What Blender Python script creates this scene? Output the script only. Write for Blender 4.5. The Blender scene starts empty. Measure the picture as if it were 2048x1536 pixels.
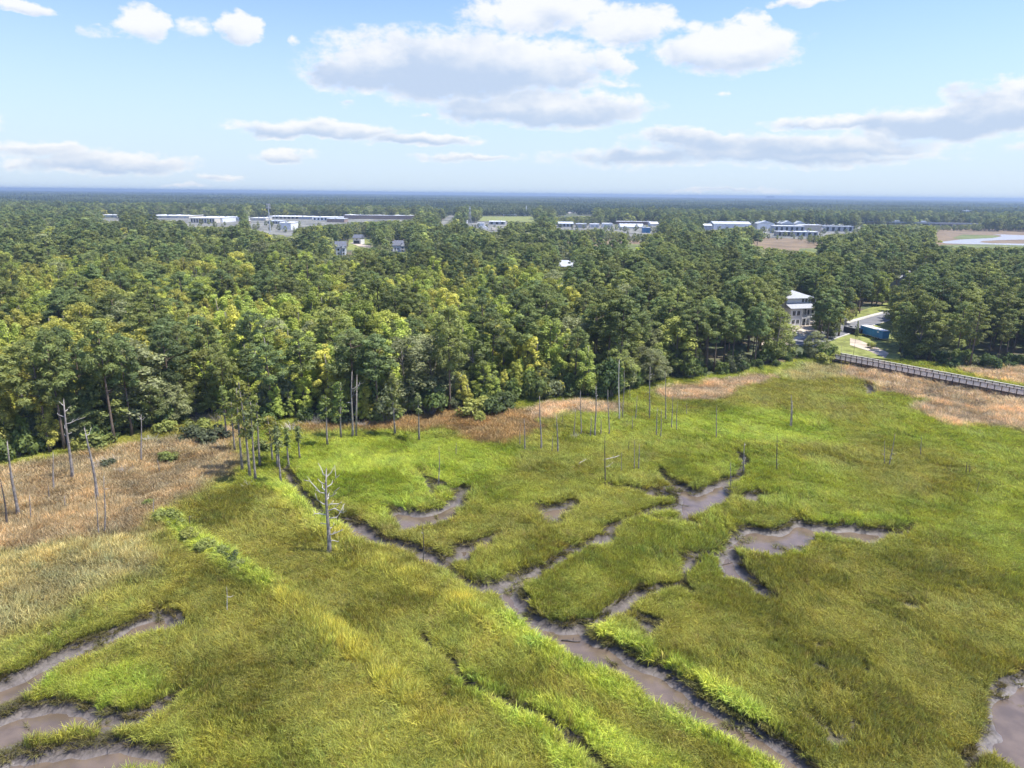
import bpy, math, random
import numpy as np
from mathutils import Vector, Matrix

# ------------------------------------------------------------------ camera, sky, sun, exposure
scene = bpy.context.scene
root_col = scene.collection
CAM_H = 45.0                      # drone height above the marsh, metres
FOC = 1400.0                      # focal length in pixels of the 2048 px wide photograph
PITCH = math.radians(15.19)       # looking down
ROLL = 0.0107                     # horizon falls slightly to the right
V_F = np.array((0.0, math.cos(PITCH), -math.sin(PITCH)))
V_U0 = np.array((0.0, math.sin(PITCH), math.cos(PITCH)))
V_R0 = np.array((1.0, 0.0, 0.0))
V_X = V_R0 * math.cos(ROLL) + V_U0 * math.sin(ROLL)
V_Y = -V_R0 * math.sin(ROLL) + V_U0 * math.cos(ROLL)

cam_data = bpy.data.cameras.new("camera")
cam = bpy.data.objects.new("camera", cam_data)
root_col.objects.link(cam)
cam_data.sensor_width = 36.0
cam_data.lens = 36.0 * FOC / 2048.0
cam_data.clip_start = 0.5
cam_data.clip_end = 60000.0
m = Matrix.Identity(4)
for i in range(3):
    m[i][0] = V_X[i]; m[i][1] = V_Y[i]; m[i][2] = -V_F[i]
m[2][3] = CAM_H
cam.matrix_world = m
scene.camera = cam

SUN_EL = math.radians(64.0)
SUN_AZ = math.radians(96.0)       # from +Y towards +X
SUN_V = Vector((math.sin(SUN_AZ) * math.cos(SUN_EL), math.cos(SUN_AZ) * math.cos(SUN_EL), math.sin(SUN_EL)))
sun_data = bpy.data.lights.new("sun", 'SUN')
sun_data.energy = 4.45
sun_data.angle = math.radians(0.55)
sun_data.color = (1.0, 0.955, 0.88)
sun = bpy.data.objects.new("sun", sun_data)
root_col.objects.link(sun)
sun.rotation_euler = (-SUN_V).to_track_quat('-Z', 'Y').to_euler()
sun.location = (60, 40, 200)

scene.view_settings.view_transform = 'Standard'
scene.view_settings.look = 'None'
scene.view_settings.gamma = 1.0
scene.view_settings.use_curve_mapping = False
scene.view_settings.exposure = 0.82
scene.render.engine = 'CYCLES'
cy = scene.cycles
cy.use_denoising = True
cy.max_bounces = 6
cy.diffuse_bounces = 3
cy.glossy_bounces = 2
cy.transmission_bounces = 3
cy.volume_bounces = 0
cy.transparent_max_bounces = 4
cy.caustics_reflective = False
cy.caustics_refractive = False
cy.use_adaptive_sampling = True
cy.adaptive_threshold = 0.03

SKY_STRENGTH = 0.115
CLOUD_LIGHT = (4.95, 5.0, 5.05)
CLOUD_SHADE = (2.8, 3.4, 4.35)


def pix_dir(px, py):
    d = V_F * FOC + V_X * (px - 1024.0) + V_Y * (768.0 - py)
    return d / np.linalg.norm(d)


def at(px, py, z=0.0):
    """survey point: where the sight line through a photo point meets height z"""
    d = pix_dir(px, py)
    t = (z - CAM_H) / d[2]
    return np.array((d[0] * t, d[1] * t, z))


def at_dist(px, dist, z=0.0):
    """ground point at a given distance north along the bearing of a photo column"""
    d = pix_dir(px, 470.0)
    return np.array((d[0] / d[1] * dist, dist, z))


def height_at(px, py, dist):
    d = pix_dir(px, py)
    return CAM_H + d[2] / math.hypot(d[0], d[1]) * math.hypot(dist, d[0] / d[1] * dist)


def proj(P):
    """world points (n,3) -> photo coordinates"""
    Q = np.asarray(P, float) - np.array((0, 0, CAM_H))
    w = Q @ V_F
    w = np.where(np.abs(w) < 1e-6, 1e-6, w)
    return 1024.0 + FOC * (Q @ V_X) / w, 768.0 - FOC * (Q @ V_Y) / w


# ---- world: physical sky with cumulus clouds laid out by bearing and elevation
world = bpy.data.worlds.new("World")
scene.world = world
world.use_nodes = True
world.cycles.sampling_method = 'MANUAL'
world.cycles.sample_map_resolution = 256
wn = world.node_tree
wn.nodes.clear()


def N(tree, typ, **kw):
    n = tree.nodes.new(typ)
    for k, v in kw.items():
        setattr(n, k, v)
    return n


def mth(tree, op, a, b=None, c=None, clamp=False):
    n = tree.nodes.new('ShaderNodeMath')
    n.operation = op
    n.use_clamp = clamp
    for i, v in enumerate((a, b, c)):
        if v is None:
            continue
        if isinstance(v, (int, float)):
            n.inputs[i].default_value = v
        else:
            tree.links.new(v, n.inputs[i])
    return n.outputs[0]


def vmath(tree, op, a, b=None):
    n = tree.nodes.new('ShaderNodeVectorMath')
    n.operation = op
    for i, v in enumerate((a, b)):
        if v is None:
            continue
        if isinstance(v, (tuple, list)):
            n.inputs[i].default_value = v
        else:
            tree.links.new(v, n.inputs[i])
    return n.outputs['Value'] if op in ('LENGTH', 'DOT_PRODUCT') else n.outputs['Vector']


def mixcol(tree, fac, a, b, blend='MIX'):
    n = tree.nodes.new('ShaderNodeMix')
    n.data_type = 'RGBA'
    n.blend_type = blend
    n.clamp_factor = True
    for sock, v in ((n.inputs[0], fac), (n.inputs[6], a), (n.inputs[7], b)):
        if isinstance(v, (int, float)):
            sock.default_value = v
        elif isinstance(v, (tuple, list)):
            sock.default_value = (*v, 1.0) if len(v) == 3 else v
        else:
            tree.links.new(v, sock)
    return n.outputs[2]


def maprange(tree, v, a, b, c=0.0, d=1.0, smooth=True):
    n = tree.nodes.new('ShaderNodeMapRange')
    n.interpolation_type = 'SMOOTHSTEP' if smooth else 'LINEAR'
    n.clamp = True
    tree.links.new(v, n.inputs[0])
    for i, x in zip((1, 2, 3, 4), (a, b, c, d)):
        n.inputs[i].default_value = x
    return n.outputs[0]


# clouds: photo x, y of the middle, half width, height above and below the middle (photo px), opacity, greyness
CLOUDS = [
    (40, 12, 75, 14, 14, 1.0, 0.2), (283, 52, 62, 34, 26, 1.0, 0.1), (395, 62, 36, 20, 16, .45, 0.1),
    (480, 62, 46, 32, 24, 1.0, 0.1), (590, 82, 16, 9, 9, .35, 0.1), (205, 60, 22, 10, 10, .3, .1),
    (905, 125, 285, 62, 74, 1.0, 0.9), (720, 135, 95, 48, 52, 1.0, 0.65), (1080, 115, 150, 40, 70, 1.0, 0.3),
    (1085, 215, 235, 36, 40, 1.0, 0.6), (1225, 120, 40, 30, 26, .8, .2),
    (1075, 22, 150, 40, 44, .95, 0.15), (1250, 52, 105, 42, 40, .9, 0.15),
    (1465, 98, 140, 46, 46, 1.0, 0.25), (1510, 52, 46, 28, 26, .85, 0.1), (1390, 55, 40, 16, 18, .5, 0.1),
    (640, 258, 180, 20, 20, .95, 0.55), (845, 280, 115, 16, 15, .9, 0.5), (560, 310, 72, 16, 17, .85, 0.4),
    (70, 300, 130, 16, 16, .75, 0.5), (215, 325, 190, 18, 22, .75, 0.6), (440, 354, 60, 8, 8, .5, .3),
    (20, 328, 50, 8, 8, .5, .4), (375, 372, 50, 7, 6, .3, .3), (930, 318, 150, 9, 9, .5, .55),
    (1400, 275, 150, 20, 22, .9, 0.75), (1560, 290, 330, 26, 40, .85, 0.85), (1290, 312, 260, 20, 26, .55, .8),
    (1700, 240, 180, 14, 14, .75, 0.4), (1880, 245, 170, 32, 36, .95, 0.85), (2010, 215, 130, 44, 50, 1.0, 0.95),
    (2060, 165, 70, 18, 22, .9, .6), (1690, 314, 230, 8, 8, .5, .45), (1450, 380, 160, 6, 9, .4, .8),
    (1440, 192, 24, 6, 6, .35, .2), (690, 208, 16, 8, 8, .35, .7), (850, 228, 30, 7, 7, .45, .3),
    (1600, 4, 60, 10, 8, .7, .1), (1215, 165, 60, 10, 9, .3, .2), (2120, 300, 90, 14, 10, .5, .5),
    (-140, 240, 120, 28, 26, .9, .4), (2240, 80, 120, 40, 36, .95, .3),
]


def build_world():
    t = wn
    tc = N(t, 'ShaderNodeTexCoord')
    sky = N(t, 'ShaderNodeTexSky')
    sky.sky_type = 'NISHITA'
    sky.sun_disc = False
    sky.sun_elevation = SUN_EL
    sky.sun_rotation = SUN_AZ
    sky.altitude = 50.0
    sky.air_density = 1.0
    sky.dust_density = 0.5
    sky.ozone_density = 2.2
    D = vmath(t, 'NORMALIZE', tc.outputs['Generated'])
    sx = N(t, 'ShaderNodeSeparateXYZ')
    t.links.new(D, sx.inputs[0])
    u = mth(t, 'ARCTAN2', sx.outputs[0], sx.outputs[1])
    v = mth(t, 'ARCSINE', sx.outputs[2])
    uv = N(t, 'ShaderNodeCombineXYZ')
    t.links.new(u, uv.inputs[0]); t.links.new(v, uv.inputs[1])
    # billow distortion; flatter towards the horizon
    nv = vmath(t, 'MULTIPLY', uv.outputs[0], (1.0, 1.6, 1.0))
    n1 = N(t, 'ShaderNodeTexNoise'); n1.inputs['Scale'].default_value = 16.0
    n1.inputs['Detail'].default_value = 7.0; n1.inputs['Roughness'].default_value = 0.58
    t.links.new(nv, n1.inputs['Vector'])
    warp = vmath(t, 'SUBTRACT', n1.outputs['Color'], (0.5, 0.5, 0.5))
    warp = vmath(t, 'MULTIPLY', warp, (0.10, 0.034, 0.0))
    uvw = vmath(t, 'ADD', uv.outputs[0], warp)
    n2 = N(t, 'ShaderNodeTexNoise'); n2.inputs['Scale'].default_value = 34.0
    n2.inputs['Detail'].default_value = 10.0; n2.inputs['Roughness'].default_value = 0.66
    t.links.new(nv, n2.inputs['Vector'])
    k = 1.0 / FOC
    dens = None; shade = None; wsum = None
    for (px, py, a, b1, b2, op, grey) in CLOUDS:
        d = pix_dir(px, py)
        u0 = math.atan2(d[0], d[1]); v0 = math.asin(d[2])
        sc = 1.0 / math.sqrt(1 + ((px - 1024) / FOC) ** 2) * 0.97
        A = a * k * sc * 1.12; Bv = (b1 + b2) * 0.5 * k * 1.1
        v0 += (b1 - b2) * 0.5 * k
        q = vmath(t, 'SUBTRACT', uvw, (u0, v0, 0.0))
        q = vmath(t, 'MULTIPLY', q, (1.0 / A, 1.0 / Bv, 0.0))
        ln = vmath(t, 'LENGTH', q)
        w = mth(t, 'MULTIPLY_ADD', ln, -op, op, clamp=True)        # op*(1-len)
        s = N(t, 'ShaderNodeSeparateXYZ'); t.links.new(q, s.inputs[0])
        g = mth(t, 'MULTIPLY_ADD', s.outputs[1], -0.55, 0.30 * grey + 0.10 - 0.35 * (1 - grey))
        sw = mth(t, 'MULTIPLY', g, w)
        if dens is None:
            dens, shade, wsum = w, sw, w
        else:
            dens = mth(t, 'MAXIMUM', dens, w)
            shade = mth(t, 'ADD', shade, sw)
            wsum = mth(t, 'ADD', wsum, w)
    # the same fair-weather cumulus go on around the rest of the sky
    n3 = N(t, 'ShaderNodeTexNoise'); n3.inputs['Scale'].default_value = 3.1
    n3.inputs['Detail'].default_value = 4.0; n3.inputs['Roughness'].default_value = 0.5
    t.links.new(vmath(t, 'MULTIPLY', D, (1.0, 1.0, 3.2)), n3.inputs['Vector'])
    els = maprange(t, n3.outputs[0], 0.56, 0.80, 0.0, 0.8)
    away = maprange(t, mth(t, 'ABSOLUTE', u), 0.78, 1.0)
    high = maprange(t, v, 0.22, 0.34)
    els = mth(t, 'MULTIPLY', els, mth(t, 'MULTIPLY', mth(t, 'MAXIMUM', away, high), maprange(t, v, 0.0, 0.1)))
    dens = mth(t, 'MAXIMUM', dens, els)
    shade = mth(t, 'DIVIDE', shade, mth(t, 'MAXIMUM', wsum, 0.03))
    edge = mth(t, 'MULTIPLY_ADD', n2.outputs[0], 1.05, -0.525)
    fld = mth(t, 'ADD', dens, mth(t, 'MULTIPLY', edge, maprange(t, dens, 0.0, 0.12)))
    cov = maprange(t, fld, 0.03, 0.40)
    shade = mth(t, 'ADD', shade, mth(t, 'MULTIPLY_ADD', n1.outputs[0], 0.9, -0.36))
    thick = maprange(t, dens, 0.06, 0.45)
    sh = mth(t, 'MULTIPLY', maprange(t, shade, -0.12, 0.5), thick)
    ccol = mixcol(t, sh, CLOUD_LIGHT, CLOUD_SHADE)
    # thin veil of far moisture low over the horizon
    veil = mth(t, 'MULTIPLY', maprange(t, v, 0.28, 0.0), 0.84)
    veil = mth(t, 'MULTIPLY', veil, maprange(t, v, -0.02, 0.0))
    base = mixcol(t, 1.0, sky.outputs[0], SKY_TINT, 'MULTIPLY')
    base = mixcol(t, veil, base, VEIL)
    out = mixcol(t, mth(t, 'MULTIPLY', cov, 0.94), base, ccol)
    bg = N(t, 'ShaderNodeBackground'); bg.inputs[1].default_value = SKY_STRENGTH
    t.links.new(out, bg.inputs[0])
    wo = N(t, 'ShaderNodeOutputWorld')
    t.links.new(bg.outputs[0], wo.inputs[0])


SKY_TINT = (0.90, 0.95, 1.26)
VEIL = (3.3, 4.05, 4.75)
build_world()

# ------------------------------------------------------------------ helpers
rng = np.random.default_rng(7)


def lin(r, g, b, k=1.0):
    def f(c):
        c = c / 255.0
        return (c / 12.92 if c <= 0.04045 else ((c + 0.055) / 1.055) ** 2.4) * k
    return (f(r), f(g), f(b))


def hash2(ix, iy, seed):
    h = (ix.astype(np.int64) * 374761393 + iy.astype(np.int64) * 668265263 + seed * 1442695041) & 0xFFFFFFFF
    h = ((h ^ (h >> 13)) * 1274126177) & 0xFFFFFFFF
    h = h ^ (h >> 16)
    return (h & 0xFFFFFF) / float(0x1000000)


def vnoise(x, y, seed=0):
    ix = np.floor(x); iy = np.floor(y)
    fx = x - ix; fy = y - iy
    fx = fx * fx * (3 - 2 * fx); fy = fy * fy * (3 - 2 * fy)
    a = hash2(ix, iy, seed); b = hash2(ix + 1, iy, seed)
    c = hash2(ix, iy + 1, seed); d = hash2(ix + 1, iy + 1, seed)
    return (a * (1 - fx) + b * fx) * (1 - fy) + (c * (1 - fx) + d * fx) * fy


def fbm(x, y, seed=0, octv=4):
    s = 0.0; a = 0.5; t = 0.0
    for o in range(octv):
        s = s + a * vnoise(x * 2 ** o, y * 2 ** o, seed + o * 17); t += a; a *= 0.5
    return s / t


def smooth(x, a, b):
    t = np.clip((x - a) / (b - a), 0, 1)
    return t * t * (3 - 2 * t)


def sdf_poly(poly, X, Y, reach=12.0):
    """signed distance (negative inside) of points to a polygon, clipped at reach"""
    poly = np.asarray(poly, float)[:, :2]
    out = np.full(X.shape, reach)
    x0, y0 = poly.min(0) - reach; x1, y1 = poly.max(0) + reach
    sel = (X > x0) & (X < x1) & (Y > y0) & (Y < y1)
    if not sel.any():
        return out
    x = X[sel]; y = Y[sel]
    d2 = np.full(x.shape, 1e18); ins = np.zeros(x.shape, bool)
    for (ax, ay), (bx, by) in zip(poly, np.roll(poly, -1, 0)):
        ex, ey = bx - ax, by - ay
        t = np.clip(((x - ax) * ex + (y - ay) * ey) / max(ex * ex + ey * ey, 1e-9), 0, 1)
        d2 = np.minimum(d2, (x - ax - t * ex) ** 2 + (y - ay - t * ey) ** 2)
        if ay != by:
            ins ^= ((ay > y) != (by > y)) & (x < (bx - ax) * (y - ay) / (by - ay) + ax)
    d = np.sqrt(d2)
    out[sel] = np.minimum(np.where(ins, -d, d), reach)
    return out


def sdf_line(line, X, Y, reach=12.0):
    line = np.asarray(line, float)[:, :2]
    out = np.full(X.shape, reach)
    x0, y0 = line.min(0) - reach; x1, y1 = line.max(0) + reach
    sel = (X > x0) & (X < x1) & (Y > y0) & (Y < y1)
    if not sel.any():
        return out
    x = X[sel]; y = Y[sel]
    d2 = np.full(x.shape, 1e18)
    for (ax, ay), (bx, by) in zip(line[:-1], line[1:]):
        ex, ey = bx - ax, by - ay
        t = np.clip(((x - ax) * ex + (y - ay) * ey) / max(ex * ex + ey * ey, 1e-9), 0, 1)
        d2 = np.minimum(d2, (x - ax - t * ex) ** 2 + (y - ay - t * ey) ** 2)
    out[sel] = np.minimum(np.sqrt(d2), reach)
    return out


def inside(poly, x, y):
    ins = np.zeros(np.shape(x), bool)
    p = np.asarray(poly, float)[:, :2]
    for (ax, ay), (bx, by) in zip(p, np.roll(p, -1, 0)):
        if ay != by:
            ins ^= ((ay > y) != (by > y)) & (x < (bx - ax) * (y - ay) / (by - ay) + ax)
    return ins


def gpoly(pts, z=0.0):
    return np.array([at(p[0], p[1], p[2] if len(p) > 2 else z) for p in pts])


# ---- tagging
def tag(o, label=None, cat=None, group=None, kind=None):
    if label: o["label"] = label
    if cat: o["category"] = cat
    if group: o["group"] = group
    if kind: o["kind"] = kind
    return o


def empty(name, loc, rz=0.0):
    o = bpy.data.objects.new(name, None)
    o.empty_display_size = 0.3
    o.location = loc
    o.rotation_euler = (0, 0, rz)
    root_col.objects.link(o)
    return o


def link(name, me, parent=None, loc=None):
    o = bpy.data.objects.new(name, me)
    root_col.objects.link(o)
    if parent is not None: o.parent = parent
    if loc is not None: o.location = loc
    return o


def mesh_np(name, V, F, mat=None, smooth_sh=False, attrs=None):
    """V (n,3); F (m,k) one face size, or list of face arrays"""
    V = np.asarray(V, np.float32)
    groups = F if isinstance(F, list) else [F]
    groups = [np.asarray(g, np.int32) for g in groups if len(g)]
    me = bpy.data.meshes.new(name)
    me.vertices.add(len(V)); me.vertices.foreach_set("co", V.ravel())
    nl = sum(g.size for g in groups); nf = sum(len(g) for g in groups)
    me.loops.add(nl); me.polygons.add(nf)
    me.loops.foreach_set("vertex_index", np.concatenate([g.ravel() for g in groups]))
    tot = np.concatenate([np.full(len(g), g.shape[1], np.int32) for g in groups])
    st = np.concatenate(([0], np.cumsum(tot)[:-1])).astype(np.int32)
    me.polygons.foreach_set("loop_start", st)
    if smooth_sh:
        me.polygons.foreach_set("use_smooth", np.ones(nf, bool))
    for k, (typ, dom, arr) in (attrs or {}).items():
        a = me.attributes.new(k, typ, dom)
        a.data.foreach_set({'FLOAT': 'value', 'INT': 'value', 'FLOAT_VECTOR': 'vector', 'FLOAT_COLOR': 'color'}[typ], np.asarray(arr).ravel())
    me.update(calc_edges=True)
    if mat is not None: me.materials.append(mat)
    return me


class MB:
    """collects boxes, prisms and tubes; build() links them as one mesh object"""
    def __init__(s):
        s.v = []; s.f = []

    def raw(s, vs, fs):
        n = len(s.v)
        s.v += [tuple(map(float, q)) for q in vs]
        s.f += [tuple(i + n for i in q) for q in fs]
        return s

    def box(s, x0, x1, y0, y1, z0, z1):
        vs = [(x, y, z) for z in (z0, z1) for y in (y0, y1) for x in (x0, x1)]
        return s.raw(vs, [(0, 2, 3, 1), (4, 5, 7, 6), (0, 1, 5, 4), (2, 6, 7, 3), (0, 4, 6, 2), (1, 3, 7, 5)])

    def hip(s, x0, x1, y0, y1, z, rise, ridge=None, t=0.18):
        w, d = x1 - x0, y1 - y0
        if w >= d:
            r = d / 2 if ridge is None else ridge
            a = ((x0 + r, (y0 + y1) / 2), (x1 - r, (y0 + y1) / 2))
        else:
            r = w / 2 if ridge is None else ridge
            a = (((x0 + x1) / 2, y0 + r), ((x0 + x1) / 2, y1 - r))
        lo = [(x0, y0, z), (x1, y0, z), (x1, y1, z), (x0, y1, z)]
        hi = [(q[0], q[1], z + t) for q in lo]
        vs = lo + hi + [(*a[0], z + t + rise), (*a[1], z + t + rise)]
        fs = [(3, 2, 1, 0), (0, 1, 5, 4), (1, 2, 6, 5), (2, 3, 7, 6), (3, 0, 4, 7)]
        if w >= d:
            fs += [(4, 5, 9, 8), (5, 6, 9), (6, 7, 8, 9), (7, 4, 8)]
        else:
            fs += [(4, 5, 8), (5, 6, 9, 8), (6, 7, 9), (7, 4, 8, 9)]
        return s.raw(vs, fs)

    def gable(s, x0, x1, y0, y1, z, rise, axis='x', t=0.2):
        """solid gable roof, ridge along axis"""
        if axis == 'x':
            c = (y0 + y1) / 2
            p = [(y0, z), (y1, z), (y1, z + t), (c, z + rise + t), (y0, z + t)]
            vs = [(x0, q[0], q[1]) for q in p] + [(x1, q[0], q[1]) for q in p]
        else:
            c = (x0 + x1) / 2
            p = [(x0, z), (x1, z), (x1, z + t), (c, z + rise + t), (x0, z + t)]
            vs = [(q[0], y0, q[1]) for q in p] + [(q[0], y1, q[1]) for q in p]
        fs = [(0, 1, 2, 3, 4), (9, 8, 7, 6, 5)] + [(i, i + 5, (i + 1) % 5 + 5, (i + 1) % 5) for i in range(5)]
        return s.raw(vs, fs)

    def tube(s, pts, rad, n=6, cap=True):
        pts = [np.asarray(p, float) for p in pts]
        k = len(pts)
        base = len(s.v)
        for i, p in enumerate(pts):
            d = pts[min(i + 1, k - 1)] - pts[max(i - 1, 0)]
            d /= max(np.linalg.norm(d), 1e-9)
            a = np.cross(d, (0.31, 0.95, 0.05) if abs(d[2]) > 0.5 else (0, 0, 1)); a /= np.linalg.norm(a)
            b = np.cross(d, a)
            for j in range(n):
                t = 2 * math.pi * j / n
                s.v.append(tuple(p + (a * math.cos(t) + b * math.sin(t)) * rad[i]))
        for i in range(k - 1):
            for j in range(n):
                j2 = (j + 1) % n
                s.f.append((base + i * n + j, base + i * n + j2, base + (i + 1) * n + j2, base + (i + 1) * n + j))
        if cap:
            s.f.append(tuple(base + j for j in reversed(range(n))))
            s.f.append(tuple(base + (k - 1) * n + j for j in range(n)))
        return s

    def mesh(s, name, mat=None, smooth_sh=False):
        me = bpy.data.meshes.new(name)
        me.from_pydata(s.v, [], s.f)
        if smooth_sh:
            me.polygons.foreach_set("use_smooth", np.ones(len(me.polygons), bool))
        me.update()
        if mat is not None: me.materials.append(mat)
        return me

    def build(s, name, mat, parent=None, smooth_sh=False, loc=None):
        return link(name, s.mesh(name, mat, smooth_sh), parent, loc)


# ------------------------------------------------------------------ materials
def material(name):
    mt = bpy.data.materials.new(name)
    mt.use_nodes = True
    t = mt.node_tree
    b = t.nodes['Principled BSDF']
    return mt, t, b


def plain(name, col, rough=0.7, var=0.12, scale=3.0, metal=0.0, bump=0.0):
    """solid paint or timber with mottled wear"""
    mt, t, b = material(name)
    geo = N(t, 'ShaderNodeNewGeometry')
    n = N(t, 'ShaderNodeTexNoise'); n.inputs['Scale'].default_value = scale; n.inputs['Detail'].default_value = 5.0
    t.links.new(geo.outputs['Position'], n.inputs['Vector'])
    lo = tuple(c * (1 - var) for c in col); hi = tuple(min(c * (1 + var), 0.9) for c in col)
    c = mixcol(t, maprange(t, n.outputs[0], 0.3, 0.7), lo, hi)
    t.links.new(c, b.inputs['Base Color'])
    b.inputs['Roughness'].default_value = rough
    b.inputs['Metallic'].default_value = metal
    b.inputs['Specular IOR Level'].default_value = 0.3
    if bump:
        bp = N(t, 'ShaderNodeBump'); bp.inputs['Strength'].default_value = bump; bp.inputs['Distance'].default_value = 0.05
        t.links.new(n.outputs[0], bp.inputs['Height']); t.links.new(bp.outputs[0], b.inputs['Normal'])
    return mt


def foliage_mat(name, transl=0.35, tip=0.0, grass=False):
    """leaf colour comes from the plant's own colour property, varied leaf by leaf"""
    mt = bpy.data.materials.new(name)
    mt.use_nodes = True
    t = mt.node_tree
    t.nodes.clear()
    out = N(t, 'ShaderNodeOutputMaterial')
    a = N(t, 'ShaderNodeAttribute', attribute_type='INSTANCER', attribute_name='tcol')
    tn = N(t, 'ShaderNodeAttribute', attribute_type='GEOMETRY', attribute_name='tint')
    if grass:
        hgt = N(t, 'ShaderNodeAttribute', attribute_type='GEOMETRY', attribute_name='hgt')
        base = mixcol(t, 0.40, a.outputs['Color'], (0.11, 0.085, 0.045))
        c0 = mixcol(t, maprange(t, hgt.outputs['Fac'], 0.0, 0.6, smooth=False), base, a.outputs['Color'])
    else:
        c0 = a.outputs['Color']
    f = mth(t, 'MULTIPLY_ADD', tn.outputs['Fac'], 0.95, 0.52)
    vc = N(t, 'ShaderNodeCombineXYZ')
    for i in range(3):
        t.links.new(f, vc.inputs[i])
    c = mixcol(t, 1.0, c0, vc.outputs[0], 'MULTIPLY')
    df = N(t, 'ShaderNodeBsdfDiffuse'); tr = N(t, 'ShaderNodeBsdfTranslucent')
    t.links.new(c, df.inputs[0])
    c2 = mixcol(t, 1.0, c, (1.08, 1.12, 0.85), 'MULTIPLY')
    t.links.new(c2, tr.inputs[0])
    mx = N(t, 'ShaderNodeMixShader'); mx.inputs[0].default_value = transl
    t.links.new(df.outputs[0], mx.inputs[1]); t.links.new(tr.outputs[0], mx.inputs[2])
    gl = N(t, 'ShaderNodeBsdfGlossy'); gl.inputs['Roughness'].default_value = 0.5
    gl.inputs[0].default_value = (0.9, 0.95, 1.0, 1)
    mx2 = N(t, 'ShaderNodeMixShader'); mx2.inputs[0].default_value = 0.012
    t.links.new(mx.outputs[0], mx2.inputs[1]); t.links.new(gl.outputs[0], mx2.inputs[2])
    t.links.new(mx2.outputs[0], out.inputs[0])
    return mt


M = {}
M['leaf'] = foliage_mat('tree_leaves', 0.42)
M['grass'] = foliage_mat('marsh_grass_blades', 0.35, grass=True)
M['bark'] = plain('pine_bark', (0.16, 0.12, 0.09), 0.95, 0.35, 4.0)
M['bark_grey'] = plain('grey_bark', (0.24, 0.21, 0.18), 0.95, 0.3, 4.0)
M['dead'] = plain('weathered_dead_wood', (0.27, 0.24, 0.21), 0.9, 0.35, 2.5)
M['dead_pale'] = plain('bleached_dead_wood', (0.50, 0.46, 0.41), 0.85, 0.2, 3.0)
M['dead_dark'] = plain('dark_wet_wood', (0.10, 0.085, 0.075), 0.8, 0.3, 3.0)
M['white'] = plain('white_paint', (0.74, 0.75, 0.76), 0.6, 0.05)
M['cream'] = plain('cream_wall', (0.62, 0.57, 0.48), 0.8, 0.08, 0.6)
M['roof_grey'] = plain('grey_shingle_roof', (0.36, 0.37, 0.39), 0.85, 0.12, 2.0)
M['roof_dark'] = plain('dark_shingle_roof', (0.13, 0.14, 0.17), 0.85, 0.15, 2.0)
M['roof_white'] = plain('white_membrane_roof', (0.78, 0.79, 0.80), 0.6, 0.08, 0.15)
M['roof_metal'] = plain('galvanised_metal_roof', (0.52, 0.55, 0.58), 0.45, 0.12, 0.2)
M['roof_rust'] = plain('rusty_brown_roof', (0.17, 0.11, 0.095), 0.8, 0.25, 0.2)
M['brick'] = plain('brown_brick_wall', (0.30, 0.22, 0.18), 0.9, 0.15, 0.5)
M['grey_wall'] = plain('grey_wall', (0.42, 0.43, 0.45), 0.8, 0.1, 0.5)
M['tan_wall'] = plain('tan_wall', (0.48, 0.42, 0.34), 0.8, 0.1, 0.5)
M['glass'] = plain('dark_window_glass', (0.03, 0.035, 0.04), 0.1, 0.1)
M['blue'] = plain('blue_trailer_paint', (0.055, 0.27, 0.56), 0.45, 0.12, 0.8)
M['blue_bright'] = plain('bright_blue_sheet_metal', (0.04, 0.20, 0.42), 0.5, 0.1, 0.3)
M['black'] = plain('black_steel', (0.03, 0.03, 0.035), 0.6, 0.2, 1.5)
M['steel'] = plain('galvanised_steel', (0.42, 0.44, 0.46), 0.5, 0.1)
M['concrete'] = plain('pale_concrete', (0.50, 0.48, 0.44), 0.9, 0.1, 0.4)
M['asphalt'] = plain('worn_asphalt', (0.17, 0.17, 0.18), 0.9, 0.12, 0.4)
M['sand'] = plain('sandy_bare_ground', (0.46, 0.39, 0.31), 0.95, 0.25, 0.25)
M['stone'] = plain('stone_pillar', (0.34, 0.30, 0.26), 0.9, 0.2, 5.0)
M['wood_grey'] = plain('weathered_boardwalk_timber', (0.34, 0.285, 0.235), 0.9, 0.2, 2.0)
M['wood_dark'] = plain('dark_railing_timber', (0.13, 0.105, 0.085), 0.9, 0.2, 2.0)
M['wood_pale'] = plain('pale_railing_boards', (0.66, 0.62, 0.57), 0.85, 0.12, 2.0)
M['tyre'] = plain('black_rubber', (0.02, 0.02, 0.02), 0.9, 0.1)
M['field_brown'] = plain('brown_marsh_field', lin(150, 130, 102, .62), 0.95, 0.22, 0.05)
M['field_green'] = plain('green_marsh_field', lin(128, 138, 80, .6), 0.95, 0.25, 0.04)
M['lot'] = plain('pale_paved_lot', (0.175, 0.172, 0.145), 0.9, 0.4, 0.03)
M['gravel'] = plain('grey_gravel_slope', (0.36, 0.34, 0.33), 0.95, 0.2, 0.06)
M['lawn'] = plain('mown_lawn', (0.20, 0.22, 0.06), 0.95, 0.35, 0.35)

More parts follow.
